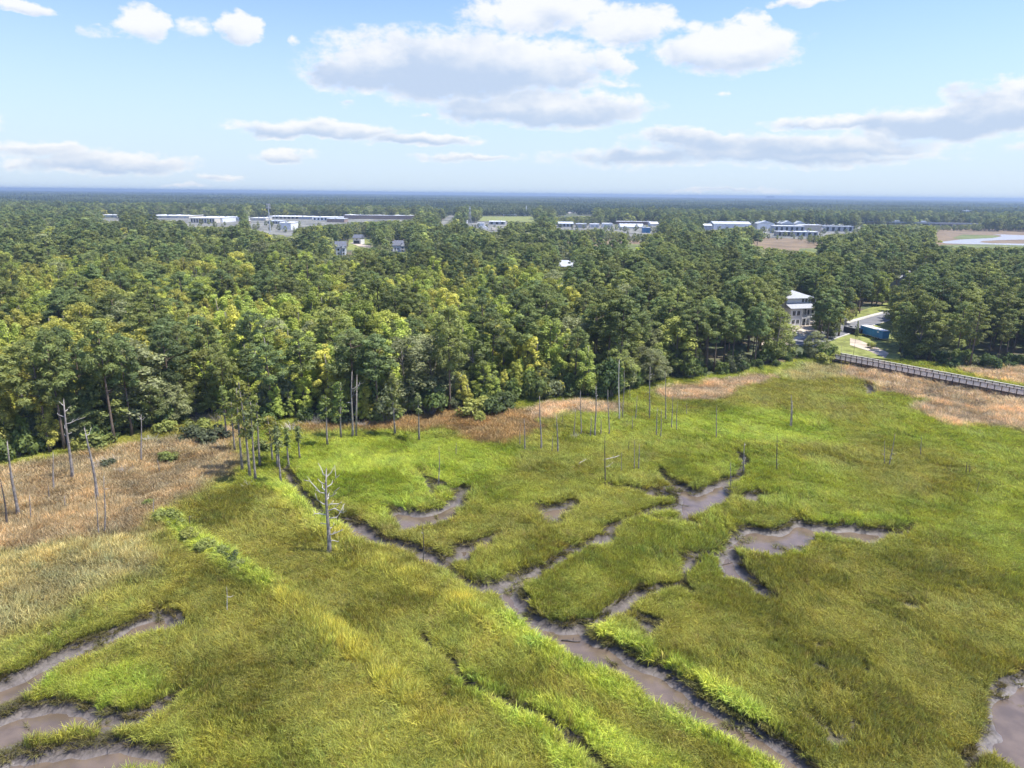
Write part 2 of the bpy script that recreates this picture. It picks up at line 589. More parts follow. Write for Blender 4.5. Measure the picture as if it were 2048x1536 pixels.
# ------------------------------------------------------------------ the marsh: survey of mud, creeks and colour zones
MARSH = gpoly([(-500, 985), (-200, 955), (0, 932), (60, 925), (130, 905), (215, 890), (300, 868), (360, 850), (420, 838),
               (470, 835), (540, 850), (600, 845), (660, 858), (720, 855), (790, 850), (860, 832), (920, 826), (985, 812),
               (1050, 802), (1120, 800), (1190, 802), (1240, 800), (1290, 778), (1330, 765), (1420, 757), (1500, 745),
               (1560, 735), (1610, 724), (1660, 722), (1690, 714), (1760, 722), (1800, 724), (1860, 728), (1900, 739),
               (1960, 740), (2048, 737), (2300, 748), (2600, 765), (2700, 1720), (-700, 1720)])
MUD = [gpoly(p) for p in [
    # tidal creek, lower reach
    [(985, 1185), (1000, 1215), (1030, 1242), (1070, 1272), (1120, 1298), (1170, 1325), (1230, 1357), (1290, 1396), (1350, 1424),
     (1420, 1460), (1480, 1500), (1540, 1535), (1600, 1590), (1690, 1600), (1650, 1545), (1600, 1500), (1540, 1462), (1470, 1420),
     (1400, 1382), (1330, 1338), (1270, 1308), (1210, 1278), (1182, 1262), (1178, 1236), (1130, 1246), (1085, 1238), (1045, 1200),
     (1038, 1180), (1052, 1165), (1078, 1152), (1040, 1150), (985, 1165)],
    # branch to the upper right
    [(1000, 1175), (1060, 1164), (1110, 1139), (1150, 1110), (1180, 1094), (1212, 1092), (1242, 1076), (1236, 1056), (1262, 1038),
     (1300, 1028), (1345, 1022), (1345, 1006), (1300, 1014), (1245, 1038), (1205, 1052), (1205, 1074), (1170, 1080), (1130, 1098),
     (1090, 1124), (1040, 1142), (980, 1160)],
    [(1350, 958), (1395, 978), (1440, 958), (1464, 952), (1464, 985), (1442, 1002), (1402, 1022), (1356, 1034), (1348, 1000)],
    # branch to the upper left
    [(985, 1188), (930, 1174), (880, 1140), (850, 1126), (800, 1096), (740, 1090), (700, 1068), (686, 1046), (702, 1030), (735, 1050),
     (765, 1070), (800, 1078), (850, 1096), (882, 1102), (908, 1144), (945, 1158), (990, 1160)],
    [(772, 1010), (800, 1012), (840, 1020), (880, 1010), (903, 998), (915, 980), (925, 960), (938, 975), (930, 1002), (908, 1032),
     (870, 1044), (830, 1050), (795, 1057)],
    [(838, 940), (852, 952), (872, 978), (862, 990), (845, 966)],
    [(898, 1080), (920, 1086), (945, 1084), (1002, 1060), (985, 1082), (945, 1097), (932, 1116), (908, 1114)],
    [(1058, 1002), (1075, 1010), (1120, 1005), (1162, 990), (1152, 1016), (1128, 1022), (1122, 1044), (1090, 1038)],
    [(1250, 970), (1290, 976), (1310, 970), (1348, 984), (1300, 992)],
    [(1438, 1090), (1458, 1064), (1500, 1050), (1550, 1056), (1580, 1040), (1600, 1034), (1625, 1046), (1680, 1048), (1782, 1056),
     (1778, 1074), (1740, 1081), (1690, 1074), (1650, 1064), (1622, 1066), (1628, 1078), (1617, 1104), (1590, 1098), (1540, 1104),
     (1500, 1095), (1482, 1086), (1476, 1106), (1492, 1128), (1522, 1162), (1552, 1192), (1538, 1198), (1500, 1168), (1478, 1150),
     (1440, 1150), (1433, 1115)],
    [(1358, 1116), (1395, 1100), (1402, 1114), (1378, 1140), (1372, 1165), (1398, 1188), (1364, 1180), (1358, 1145)],
    [(1272, 1228), (1310, 1240), (1332, 1240), (1295, 1270)],
    [(1176, 1248), (1228, 1213), (1240, 1192), (1292, 1170), (1288, 1196), (1216, 1240)],
    [(-60, 1372), (0, 1358), (60, 1332), (120, 1302), (180, 1272), (250, 1242), (310, 1222), (347, 1210), (352, 1240), (378, 1250),
     (300, 1264), (240, 1288), (200, 1312), (130, 1330), (90, 1366), (40, 1392), (0, 1408), (-60, 1440)],
    [(15, 1420), (60, 1402), (120, 1396), (200, 1420), (260, 1430), (300, 1416), (372, 1378), (352, 1414), (280, 1446), (200, 1462),
     (100, 1466), (0, 1490), (-60, 1510), (-60, 1440)],
    [(30, 1496), (120, 1486), (250, 1474), (345, 1488), (350, 1545), (200, 1556), (100, 1610), (-60, 1610), (-30, 1520)],
    [(2065, 1300), (2015, 1358), (1980, 1378), (1966, 1405), (1976, 1452), (1935, 1486), (1920, 1508), (1952, 1560), (1962, 1505),
     (1985, 1494), (2010, 1510), (2048, 1536), (2150, 1560), (2150, 1290)],
    [(1478, 988), (1525, 982), (1522, 1000), (1492, 1000)],
    [(1722, 768), (1745, 770), (1752, 787), (1734, 787)],
]]
DITCH = [(gpoly(p), w) for p, w in [
    ([(690, 1045), (645, 1022), (605, 988), (584, 962), (574, 938)], 0.9),
    ([(845, 1268), (872, 1296), (905, 1330), (942, 1366), (972, 1386)], 0.32),
    ([(972, 1386), (1012, 1402), (1062, 1427), (1112, 1457)], 0.32),
    ([(1112, 1457), (1152, 1482), (1202, 1522), (1260, 1580)], 0.5),
    ([(1478, 903), (1492, 920), (1480, 936), (1472, 955), (1455, 966)], 0.7),
    ([(1318, 935), (1332, 955), (1352, 972)], 0.7),
    ([(1212, 968), (1255, 975)], 0.5),
    ([(700, 1062), (745, 1078)], 0.7), ([(1525, 992), (1560, 984)], 0.35),
    ([(915, 985), (880, 965), (862, 958)], 0.35),
    ([(1782, 1064), (1822, 1048)], 0.6),
    ([(1292, 1182), (1330, 1172), (1362, 1166)], 0.4), ([(1398, 1106), (1418, 1102), (1438, 1102)], 0.5),
    ([(1300, 1028), (1328, 1038), (1362, 1040), (1400, 1048)], 0.35), ([(910, 1112), (892, 1122)], 0.4), ([(1345, 1014), (1356, 1004)], 0.8),
]]
# colour zones: outline, colour, edge softness, tuft height factor, stiffness (reeds stand up)
Z_TAN = lin(201, 178, 137, .93)
Z_PINK = lin(220, 194, 160, .99)
Z_BROWN = lin(180, 150, 102, .93)
Z_TANGREEN = lin(192, 180, 124, 1.0)
Z_BRIGHT = lin(168, 180, 70, 1.03)
Z_MID = lin(165, 172, 71, 1.03)
Z_OLIVE = lin(160, 157, 73, .97)
Z_RIDGE = lin(202, 195, 92, 1.02)
Z_RIDGEG = lin(192, 202, 88, 1.08)
ZONES = [(gpoly(p), c, e, h) for p, c, e, h in [
    ([(560, 900), (760, 875), (900, 880), (1050, 905), (1000, 950), (780, 1040), (640, 985), (590, 940)], Z_BRIGHT, 5, .8),
    ([(1300, 850), (1500, 815), (1640, 835), (1700, 900), (1450, 890)], Z_BRIGHT, 6, .75),
    ([(-500, 995), (-200, 965), (0, 940), (215, 905), (330, 885), (470, 860), (475, 930), (420, 985), (340, 1010), (250, 1080),
      (90, 1110), (-60, 1135), (-700, 1220)], Z_TAN, 3.5, 1.15),
    ([(-700, 1220), (-60, 1135), (90, 1105), (250, 1075), (330, 1060), (345, 1110), (260, 1190), (60, 1265), (-60, 1300),
      (-700, 1420)], Z_TANGREEN, 4, 1.15),
    ([(560, 855), (700, 850), (870, 828), (1000, 810), (1080, 830), (1100, 855), (1020, 890), (950, 890), (900, 862), (700, 868),
      (640, 880)], Z_BROWN, 1.6, 1.0),
    ([(1058, 832), (1085, 806), (1150, 803), (1240, 812), (1238, 824), (1150, 828), (1080, 845)], Z_PINK, 1.4, 1.0),
    ([(1298, 785), (1360, 772), (1430, 766), (1500, 752), (1552, 752), (1500, 775), (1490, 795), (1420, 802), (1330, 800)], Z_PINK, 1.6, 1.0),
    ([(1560, 745), (1690, 722), (1700, 750), (1690, 765), (1580, 762)], Z_TANGREEN, 3, 1.0),
    ([(1690, 738), (1705, 722), (2048, 790), (2500, 860), (2500, 960), (2048, 868), (1900, 850), (1830, 820), (1850, 800), (1760, 788),
      (1745, 760), (1690, 760)], Z_PINK, 1.8, 1.25),
    ([(1900, 742), (2048, 738), (2500, 760), (2500, 840), (2048, 775), (1940, 752)], Z_PINK, 2, 1.2),
    ([(330, 1080), (560, 1010), (640, 1090), (900, 1250), (760, 1290), (560, 1180)], Z_OLIVE, 6, .95),
    ([(100, 1230), (350, 1130), (480, 1150), (620, 1260), (760, 1400), (500, 1480), (380, 1380), (390, 1240)], Z_OLIVE, 6, .95),
    ([(1500, 1130), (1900, 1080), (2100, 1250), (1700, 1330), (1400, 1300)], Z_OLIVE, 9, 1.0),
    ([(140, 1380), (220, 1335), (330, 1330), (370, 1380), (280, 1410), (190, 1400)], Z_BRIGHT, 2, 1.1),
    ([(30, 1390), (110, 1362), (130, 1385), (80, 1400)], Z_BRIGHT, 1, 1.1),
]]
RIDGES = [(gpoly(p), w, c, h) for p, w, c, h in [
    ([(500, 975), (560, 1015), (640, 1060), (700, 1095), (790, 1150), (860, 1180), (935, 1225), (1010, 1265)], 1.9, Z_RIDGE, 1.35),
    ([(520, 968), (600, 1002), (660, 1050)], 2.6, Z_RIDGEG, 1.3),
    ([(330, 1035), (400, 1090), (460, 1130), (520, 1160), (570, 1195)], 1.3, Z_RIDGEG, 1.4),
    ([(560, 1185), (610, 1225), (690, 1290), (780, 1360), (880, 1450), (1000, 1570)], 1.7, Z_RIDGE, 1.35),
    ([(1005, 1250), (1100, 1305), (1200, 1365), (1300, 1415), (1420, 1475), (1540, 1550)], 1.7, Z_RIDGEG, 1.2),
    ([(930, 1360), (1010, 1410), (1090, 1470), (1150, 1530)], 1.4, Z_RIDGEG, 1.15),
    ([(1190, 1255), (1260, 1295), (1340, 1340), (1440, 1400), (1540, 1470)], 1.6, Z_RIDGEG, 1.25),
    ([(1060, 1425), (1150, 1440), (1260, 1500), (1350, 1560)], 2.2, Z_RIDGEG, 1.0),
    ([(420, 1000), (480, 985), (540, 1000)], 2.5, Z_OLIVE, 1.0),
    ([(1480, 1090), (1530, 1110), (1600, 1110)], 1.5, Z_BRIGHT, 1.1),
    ([(1640, 1045), (1720, 1040), (1810, 1040)], 1.6, Z_BRIGHT, 1.0),
]]

# raster of the survey
RX0, RX1, RY0, RY1, RS = -150.0, 230.0, 30.0, 262.0, 0.6
gx = np.arange(RX0, RX1 + RS, RS); gy = np.arange(RY0, RY1 + RS, RS)
GX, GY = np.meshgrid(gx, gy)
wob = (fbm(GX / 3.0, GY / 3.0, 3) - 0.5)
wob2 = (fbm(GX / 1.1, GY / 1.1, 9, 3) - 0.5)
WX = GX + wob * 1.6 + wob2 * 0.7
WY = GY + (fbm(GX / 3.0, GY / 3.0, 5) - 0.5) * 1.6 + (fbm(GX / 1.1, GY / 1.1, 12, 3) - 0.5) * 0.7
sd_mud = np.full(GX.shape, 12.0)
for j, p in enumerate(MUD):
    for k in ((0.0, .2) if j in (0, 1, 3, 13, 14, 15) else (0.0, .35, .75)):          # the near banks are seen over the tops of the grass
        sd_mud = np.minimum(sd_mud, sdf_poly(p * (1 - k / CAM_H), WX, WY))
for p, w in DITCH:
    sd_mud = np.minimum(sd_mud, sdf_line(p * (1 - .35 / CAM_H), WX, WY) - w - .12)
sd_mud = sd_mud - 0.15
sd_marsh = sdf_poly(MARSH, WX, WY, 40.0)


def sample(F, x, y):
    fx = np.clip((x - RX0) / RS, 0, F.shape[1] - 1.001); fy = np.clip((y - RY0) / RS, 0, F.shape[0] - 1.001)
    ix = fx.astype(int); iy = fy.astype(int); fx = fx - ix; fy = fy - iy
    return (F[iy, ix] * (1 - fx) + F[iy, ix + 1] * fx) * (1 - fy) + (F[iy + 1, ix] * (1 - fx) + F[iy + 1, ix + 1] * fx) * fy


ZX = GX + (fbm(GX / 9.0, GY / 9.0, 21) - 0.5) * 7 + wob * 3
ZY = GY + (fbm(GX / 9.0, GY / 9.0, 25) - 0.5) * 7 + wob2 * 3
zc = np.zeros(GX.shape + (3,)); zh = np.ones(GX.shape)
b0 = fbm(GX / 22.0, GY / 22.0, 31)[..., None]
zc[:] = np.array(Z_MID) * (1 - smooth(b0, .35, .7)) + np.array(Z_OLIVE) * smooth(b0, .35, .7)
near = smooth(np.hypot(GX, GY), 120, 60)[..., None] * 0.5
zc = zc * (1 - near) + np.array(lin(168, 163, 78, .95)) * near
for p, c, e, h in ZONES:
    w = smooth(sdf_poly(p, ZX, ZY, 20.0), e * .6, -e * .6)
    zc = zc * (1 - w[..., None]) + np.array(c) * w[..., None]
    zh = zh * (1 - w) + h * w
for p, wd, c, h in RIDGES:
    w = smooth(sdf_line(p, ZX * .2 + GX * .8, ZY * .2 + GY * .8, 20.0), wd * 1.25, wd * .35) * (0.72 + 0.28 * smooth(fbm(GX / 4, GY / 4, 41), .3, .6))
    zc = zc * (1 - w[..., None]) + np.array(c) * w[..., None]
    zh = zh * (1 - w) + h * w

# places where the grass lies flat and wet mud shows between
flat_r = np.zeros(GX.shape)
for p in [[(1560, 1290), (1700, 1270), (1800, 1400), (1760, 1500), (1640, 1520), (1560, 1400)], [(850, 1270), (930, 1310), (1000, 1390), (960, 1400), (880, 1340)],
          [(1720, 740), (2048, 800), (2048, 850), (1880, 830), (1780, 790)], [(0, 1230), (160, 1180), (230, 1220), (60, 1290)], [(1680, 1200), (1850, 1180), (1820, 1280)]]:
    flat_r = np.maximum(flat_r, smooth(sdf_poly(gpoly(p), ZX, ZY, 20.0), 2.5, -2.5))

# ------------------------------------------------------------------ ground sheet, out to the horizon
def graded(a, b, step, far):
    core = list(np.arange(a, b + step * .5, step))
    lo, s = [], step
    x = core[0]
    while x > -far:
        s = min(s * 1.28, 1500.0); x -= s; lo.append(x)
    hi, s = [], step
    x = core[-1]
    while x < far:
        s = min(s * 1.28, 1500.0); x += s; hi.append(x)
    return np.array(lo[::-1] + core + hi)


def build_ground():
    xs = graded(-130.0, 185.0, 0.62, 14000.0); ys = graded(38.0, 240.0, 0.62, 14000.0)
    X, Y = np.meshgrid(xs, ys)
    inr = (X > RX0 + 1) & (X < RX1 - 1) & (Y > RY0 + 1) & (Y < RY1 - 1)
    sm = np.where(inr, sample(sd_mud, X, Y), 12.0)
    smr = np.where(inr, sample(sd_marsh, X, Y), 40.0)
    nz = fbm(X / 2.2, Y / 2.2, 51) - 0.5
    nz2 = fbm(X / 0.9, Y / 0.9, 57, 2) - 0.5
    # steep cut bank, sloping mud, flat creek bed
    carve = -0.55 * smooth(sm, 0.25, -0.55) - 0.42 * smooth(sm, -0.5, -2.0)
    Z = carve + nz * 0.22 * smooth(sm, -.2, .6) + nz * 0.16 * smooth(sm, .2, -.5) + nz2 * 0.06
    Z = Z + np.where(inr, 0.9 * smooth(smr, 0.0, 14.0), 0.9)
    far = np.hypot(X, Y) > 500
    Z = np.where(far, 0.9, Z)
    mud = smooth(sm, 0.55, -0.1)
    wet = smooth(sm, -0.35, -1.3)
    forest = np.where(inr, smooth(smr, -1.0, 2.5), 1.0)
    V = np.stack([X, Y, Z], -1).reshape(-1, 3)
    ny, nx = X.shape
    i = np.arange(nx * ny).reshape(ny, nx)
    F = np.stack([i[:-1, :-1], i[:-1, 1:], i[1:, 1:], i[1:, :-1]], -1).reshape(-1, 4)
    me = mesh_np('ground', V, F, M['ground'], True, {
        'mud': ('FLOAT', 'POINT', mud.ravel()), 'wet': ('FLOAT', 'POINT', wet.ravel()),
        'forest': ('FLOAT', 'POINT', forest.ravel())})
    tag(link('ground', me), kind='structure')
    return xs, ys, Z


def ground_mat():
    mt, t, b = material('ground_soil_mud_and_litter')
    geo = N(t, 'ShaderNodeNewGeometry')

    def noise(scale, det=5.0, rough=.55):
        n = N(t, 'ShaderNodeTexNoise'); n.inputs['Scale'].default_value = scale
        n.inputs['Detail'].default_value = det; n.inputs['Roughness'].default_value = rough
        t.links.new(geo.outputs['Position'], n.inputs['Vector'])
        return n.outputs[0]

    def att(nm):
        return N(t, 'ShaderNodeAttribute', attribute_type='GEOMETRY', attribute_name=nm).outputs['Fac']
    mud, wet, forest = att('mud'), att('wet'), att('forest')
    soil = mixcol(t, maprange(t, noise(2.0, 6.0, .7), .35, .65), (0.045, 0.038, 0.026), (0.13, 0.115, 0.06))
    litter = mixcol(t, maprange(t, noise(0.25), .35, .7), (0.09, 0.065, 0.04), (0.17, 0.12, 0.075))
    litter = mixcol(t, maprange(t, noise(0.06), .35, .55), litter, (0.075, 0.095, 0.035))
    fine = maprange(t, noise(2.3, 6.0, .65), .35, .65)
    dry = mixcol(t, fine, (0.040, 0.031, 0.025), (0.095, 0.077, 0.065))  # dark organic bank mud, with shade of the cut banks put into the colour
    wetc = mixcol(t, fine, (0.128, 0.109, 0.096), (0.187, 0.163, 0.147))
    rl = mth(t, 'ABSOLUTE', mth(t, 'SUBTRACT', noise(0.55, 3.0, .5), 0.5))          # drainage rills
    rill = maprange(t, rl, 0.028, 0.0)
    wetc = mixcol(t, mth(t, 'MULTIPLY', rill, 0.6), wetc, (0.06, 0.05, 0.044))
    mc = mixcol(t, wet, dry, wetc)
    c = mixcol(t, forest, soil, litter)
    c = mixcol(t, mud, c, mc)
    t.links.new(c, b.inputs['Base Color'])
    r = mth(t, 'SUBTRACT', 0.95, mth(t, 'MULTIPLY', mud, mth(t, 'MULTIPLY_ADD', wet, 0.42, 0.22)))
    r = mth(t, 'MULTIPLY_ADD', noise(1.1), 0.2, mth(t, 'SUBTRACT', r, 0.1), clamp=True)
    t.links.new(r, b.inputs['Roughness'])
    b.inputs['Specular IOR Level'].default_value = 0.55
    bp = N(t, 'ShaderNodeBump'); bp.inputs['Strength'].default_value = 0.32; bp.inputs['Distance'].default_value = 0.10
    t.links.new(mth(t, 'SUBTRACT', noise(2.6, 7.0, .6), mth(t, 'MULTIPLY', rill, .5)), bp.inputs['Height'])
    t.links.new(bp.outputs[0], b.inputs['Normal'])
    return mt


def water_mat(name, col, rough):
    mt, t, b = material(name)
    geo = N(t, 'ShaderNodeNewGeometry')
    n = N(t, 'ShaderNodeTexNoise'); n.inputs['Scale'].default_value = 0.5; n.inputs['Detail'].default_value = 4.0
    t.links.new(geo.outputs['Position'], n.inputs['Vector'])
    c = mixcol(t, maprange(t, n.outputs[0], .3, .7), tuple(x * .8 for x in col), tuple(x * 1.2 for x in col))
    t.links.new(c, b.inputs['Base Color'])
    b.inputs['Roughness'].default_value = rough
    b.inputs['Specular IOR Level'].default_value = 0.6
    n2 = N(t, 'ShaderNodeTexNoise'); n2.inputs['Scale'].default_value = 1.8; n2.inputs['Detail'].default_value = 3.0
    t.links.new(geo.outputs['Position'], n2.inputs['Vector'])
    bp = N(t, 'ShaderNodeBump'); bp.inputs['Strength'].default_value = 0.06; bp.inputs['Distance'].default_value = 0.1
    t.links.new(n2.outputs[0], bp.inputs['Height']); t.links.new(bp.outputs[0], b.inputs['Normal'])
    return mt


M['ground'] = ground_mat()
M['creek'] = water_mat('brown_creek_water', (0.135, 0.102, 0.076), 0.07)
M['river'] = water_mat('calm_river_water', (0.32, 0.32, 0.33), 0.4)
g_xs, g_ys, g_Z = build_ground()
tag(MB().raw([(-128, 40, -.74), (180, 40, -.74), (180, 236, -.74), (-128, 236, -.74)], [(0, 1, 2, 3)]).build('creek_water', M['creek']), kind='structure')


def ground_z(x, y):
    ix = np.clip(np.searchsorted(g_xs, x) - 1, 0, len(g_xs) - 2); iy = np.clip(np.searchsorted(g_ys, y) - 1, 0, len(g_ys) - 2)
    fx = (x - g_xs[ix]) / (g_xs[ix + 1] - g_xs[ix]); fy = (y - g_ys[iy]) / (g_ys[iy + 1] - g_ys[iy])
    return (g_Z[iy, ix] * (1 - fx) + g_Z[iy, ix + 1] * fx) * (1 - fy) + (g_Z[iy + 1, ix] * (1 - fx) + g_Z[iy + 1, ix + 1] * fx) * fy


def sheet(name, pts, z, mat, sub=None):
    """flat sheet with a surveyed outline, lying z above the land"""
    P = gpoly(pts, z) if len(pts[0]) == 2 and not isinstance(pts, np.ndarray) else np.asarray(pts)
    mb = MB().raw([(p[0], p[1], z) for p in P], [tuple(range(len(P)))])
    o = mb.build(name, mat)
    return tag(o, kind='structure')


# ------------------------------------------------------------------ scattering: one point cloud object that instances plants
def scatter(name, P, idx, rot, scl, col, coll):
    me = bpy.data.meshes.new(name)
    me.vertices.add(len(P)); me.vertices.foreach_set('co', np.asarray(P, np.float32).ravel())

    def att(nm, typ, arr, key):
        a = me.attributes.new(nm, typ, 'POINT'); a.data.foreach_set(key, np.ascontiguousarray(arr).ravel())
    att('pick', 'INT', np.asarray(idx, np.int32), 'value')
    att('turn', 'FLOAT_VECTOR', np.asarray(rot, np.float32), 'vector')
    att('size', 'FLOAT_VECTOR', np.asarray(scl, np.float32), 'vector')
    c4 = np.ones((len(P), 4), np.float32); c4[:, :3] = col
    att('tcol', 'FLOAT_COLOR', c4, 'color')
    o = link(name, me)
    ng = bpy.data.node_groups.new(name + '_scatter', 'GeometryNodeTree')
    ng.interface.new_socket('Geometry', in_out='INPUT', socket_type='NodeSocketGeometry')
    ng.interface.new_socket('Geometry', in_out='OUTPUT', socket_type='NodeSocketGeometry')
    gi = ng.nodes.new('NodeGroupInput'); go = ng.nodes.new('NodeGroupOutput')
    ci = ng.nodes.new('GeometryNodeCollectionInfo')
    ci.inputs['Collection'].default_value = coll
    ci.inputs['Separate Children'].default_value = True
    ci.inputs['Reset Children'].default_value = True
    ip = ng.nodes.new('GeometryNodeInstanceOnPoints')
    ip.inputs['Pick Instance'].default_value = True

    def na(nm, typ):
        n = ng.nodes.new('GeometryNodeInputNamedAttribute'); n.data_type = typ; n.inputs['Name'].default_value = nm
        return n.outputs['Attribute']
    er = ng.nodes.new('FunctionNodeEulerToRotation')
    ng.links.new(gi.outputs[0], ip.inputs['Points'])
    ng.links.new(ci.outputs[0], ip.inputs['Instance'])
    ng.links.new(na('pick', 'INT'), ip.inputs['Instance Index'])
    ng.links.new(na('turn', 'FLOAT_VECTOR'), er.inputs[0])
    ng.links.new(er.outputs[0], ip.inputs['Rotation'])
    ng.links.new(na('size', 'FLOAT_VECTOR'), ip.inputs['Scale'])
    ng.links.new(ip.outputs[0], go.inputs[0])
    md = o.modifiers.new('scatter', 'NODES'); md.node_group = ng
    return o


def stock(name, meshes):
    """plants kept outside the scene as patterns for scatter()"""
    c = bpy.data.collections.new(name)
    for i, me in enumerate(meshes):
        c.objects.link(bpy.data.objects.new(f'{name}_{i:02d}', me))
    return c


# ------------------------------------------------------------------ marsh grass
def tuft_mesh(name, nb, rad, h, wid, bend, seed):
    r = np.random.default_rng(seed)
    V = []; F3 = []; F4 = []; hg = []; ti = []
    for _ in range(nb):
        a = r.uniform(0, 2 * math.pi); d = rad * math.sqrt(r.uniform(0, 1))
        x, y = d * math.cos(a), d * math.sin(a)
        L = h * r.uniform(.55, 1.1); b = bend * r.uniform(.3, 1.3)
        ba = a + r.normal(0, 1.0)
        dx, dy = math.cos(ba), math.sin(ba)
        fa = r.uniform(0, math.pi); wx, wy = math.cos(fa) * wid * .5, math.sin(fa) * wid * .5
        n = len(V); tt = r.uniform(0, 1)
        for s, wsc in ((0.0, .8), (0.55, 1.0)):
            ox = x + dx * b * L * s ** 2; oy = y + dy * b * L * s ** 2; oz = L * s
            V.append((ox - wx * wsc, oy - wy * wsc, oz)); V.append((ox + wx * wsc, oy + wy * wsc, oz))
            hg += [s, s]; ti += [tt, tt]
        V.append((x + dx * b * L, y + dy * b * L, L * (1 - .35 * b))); hg.append(1.0); ti.append(tt)
        F4.append((n, n + 1, n + 3, n + 2)); F3.append((n + 2, n + 3, n + 4))
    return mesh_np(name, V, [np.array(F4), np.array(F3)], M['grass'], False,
                   {'hgt': ('FLOAT', 'POINT', hg), 'tint': ('FLOAT', 'POINT', ti)})


TUFTS = stock('grass_tuft', [tuft_mesh(f'tuft{i}', 74, .44, 1.0, .05, .85, 100 + i) for i in range(5)] +
              [tuft_mesh(f'bushy{i}', 60, .5, 1.1, .08, 1.0, 200 + i) for i in range(3)] +
              [tuft_mesh(f'reed{i}', 56, .40, 1.2, .055, .5, 300 + i) for i in range(3)])


def build_grass():
    P = []; C = []; S = []; R = []; I = []
    for r0, r1, st in ((42, 82, .40), (82, 125, .50), (125, 185, .72), (185, 262, 1.0)):
        x = np.arange(-150, 228, st); y = np.arange(36, 260, st)
        X, Y = np.meshgrid(x, y); X = X.ravel(); Y = Y.ravel()
        d = np.hypot(X, Y)
        ok = (d >= r0) & (d < r1) & (np.abs(X) < 0.80 * Y + 16)
        X = X[ok] + rng.uniform(-.5, .5, ok.sum()) * st; Y = Y[ok] + rng.uniform(-.5, .5, ok.sum()) * st
        sm = sample(sd_mud, X, Y); mr = sample(sd_marsh, X, Y)
        patch = fbm(X / 2.6, Y / 2.6, 61, 3)
        # thinning: bare near the mud, stubble tufts on it, ragged patches inside
        bank = (sm > -.30) & (sm <= 0.2) & (rng.random(len(X)) < .6)
        keep = (mr < 1.5) & (bank | (sm > 0.15 + (patch - .5) * 1.2) | ((sm < -.6) & (patch > .68) & (rng.random(len(X)) < .25)))
        keep &= (rng.random(len(X)) < 0.55 + 0.9 * patch)
        keep &= ~((sample(flat_r, X, Y) > .4) & (fbm(X / 1.6, Y / 1.6, 141, 3) > .64))
        X, Y, sm, patch = X[keep], Y[keep], sm[keep], patch[keep]
        n = len(X)
        c = np.stack([sample(zc[..., k], X, Y) for k in range(3)], -1)
        h = sample(zh, X, Y)
        tan = c[:, 0] > c[:, 1] * 1.06
        ph2 = fbm(X / 0.95, Y / 0.95, 67, 2)
        v = (0.84 + 0.32 * patch) * rng.uniform(.82, 1.18, n)
        hue = rng.normal(0, .06, n) + (patch - .5) * .16
        c = c * v[:, None] * np.stack([1 + hue, np.ones(n), 1 - hue], -1)
        # dead straw-coloured tufts among the green ones
        dd = rng.random(n) < .06
        c[dd] = c[dd] * .45 + np.array(lin(168, 142, 92, .8)) * .55
        hs = h * (0.78 + .36 * ph2) * rng.uniform(.85, 1.15, n)
        edge = smooth(sm, 1.4, .1); hs *= 1 + .18 * edge
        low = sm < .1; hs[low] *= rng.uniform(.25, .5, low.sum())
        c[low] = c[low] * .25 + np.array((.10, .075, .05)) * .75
        stub = sm < -.31; c[stub] = c[stub] * .6 + np.array((.16, .16, .06)) * .6
        v2 = smooth(fbm(X / 4.5, Y / 4.5, 69, 3), .3, .68)
        c[tan] *= (.72 + .45 * v2[tan])[:, None]; hs[tan] *= .75 + .4 * v2[tan]
        wsc = (st / .42) ** .75 * rng.uniform(.9, 1.25, n)
        i = rng.integers(0, 5, n)
        bushy = (h > 1.18) & ~tan; i[bushy] = 5 + rng.integers(0, 3, bushy.sum())
        i[tan] = 8 + rng.integers(0, 3, tan.sum())
        spin = rng.uniform(0, 6.28, n)
        phi = 2.2 + 5.0 * (fbm(X / 7, Y / 7, 131, 3) - .5) + rng.normal(0, .5, n)      # wind-laid swirls
        fl = sample(flat_r, X, Y)
        lean = .10 + .75 * smooth(fbm(X / 5, Y / 5, 137, 3), .38, .75) * (.45 + .55 * smooth(d2 := np.hypot(X, Y), 150, 80)) + .35 * fl
        lean = np.where(tan, lean * .6, lean)
        rot = np.stack([lean * np.cos(phi - spin), lean * np.sin(phi - spin), spin], -1)
        P.append(np.stack([X, Y, ground_z(X, Y) - .03], -1)); C.append(c); I.append(i); R.append(rot)
        S.append(np.stack([wsc, wsc, hs * (1 + .12 * (wsc - 1))], -1))
    P, C, I, R, S = map(np.concatenate, (P, C, I, R, S))
    tan = I >= 8
    print('grass tufts', len(P))
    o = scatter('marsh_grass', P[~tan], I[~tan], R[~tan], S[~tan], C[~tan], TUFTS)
    tag(o, 'yellow-green marsh grass covering the wet flats between the creeks', 'grass', kind='stuff')
    o = scatter('dry_reeds', P[tan], I[tan], R[tan], S[tan], C[tan], TUFTS)
    tag(o, 'tan and pinkish dry reeds along the dry edges of the marsh', 'reeds', kind='stuff')


build_grass()

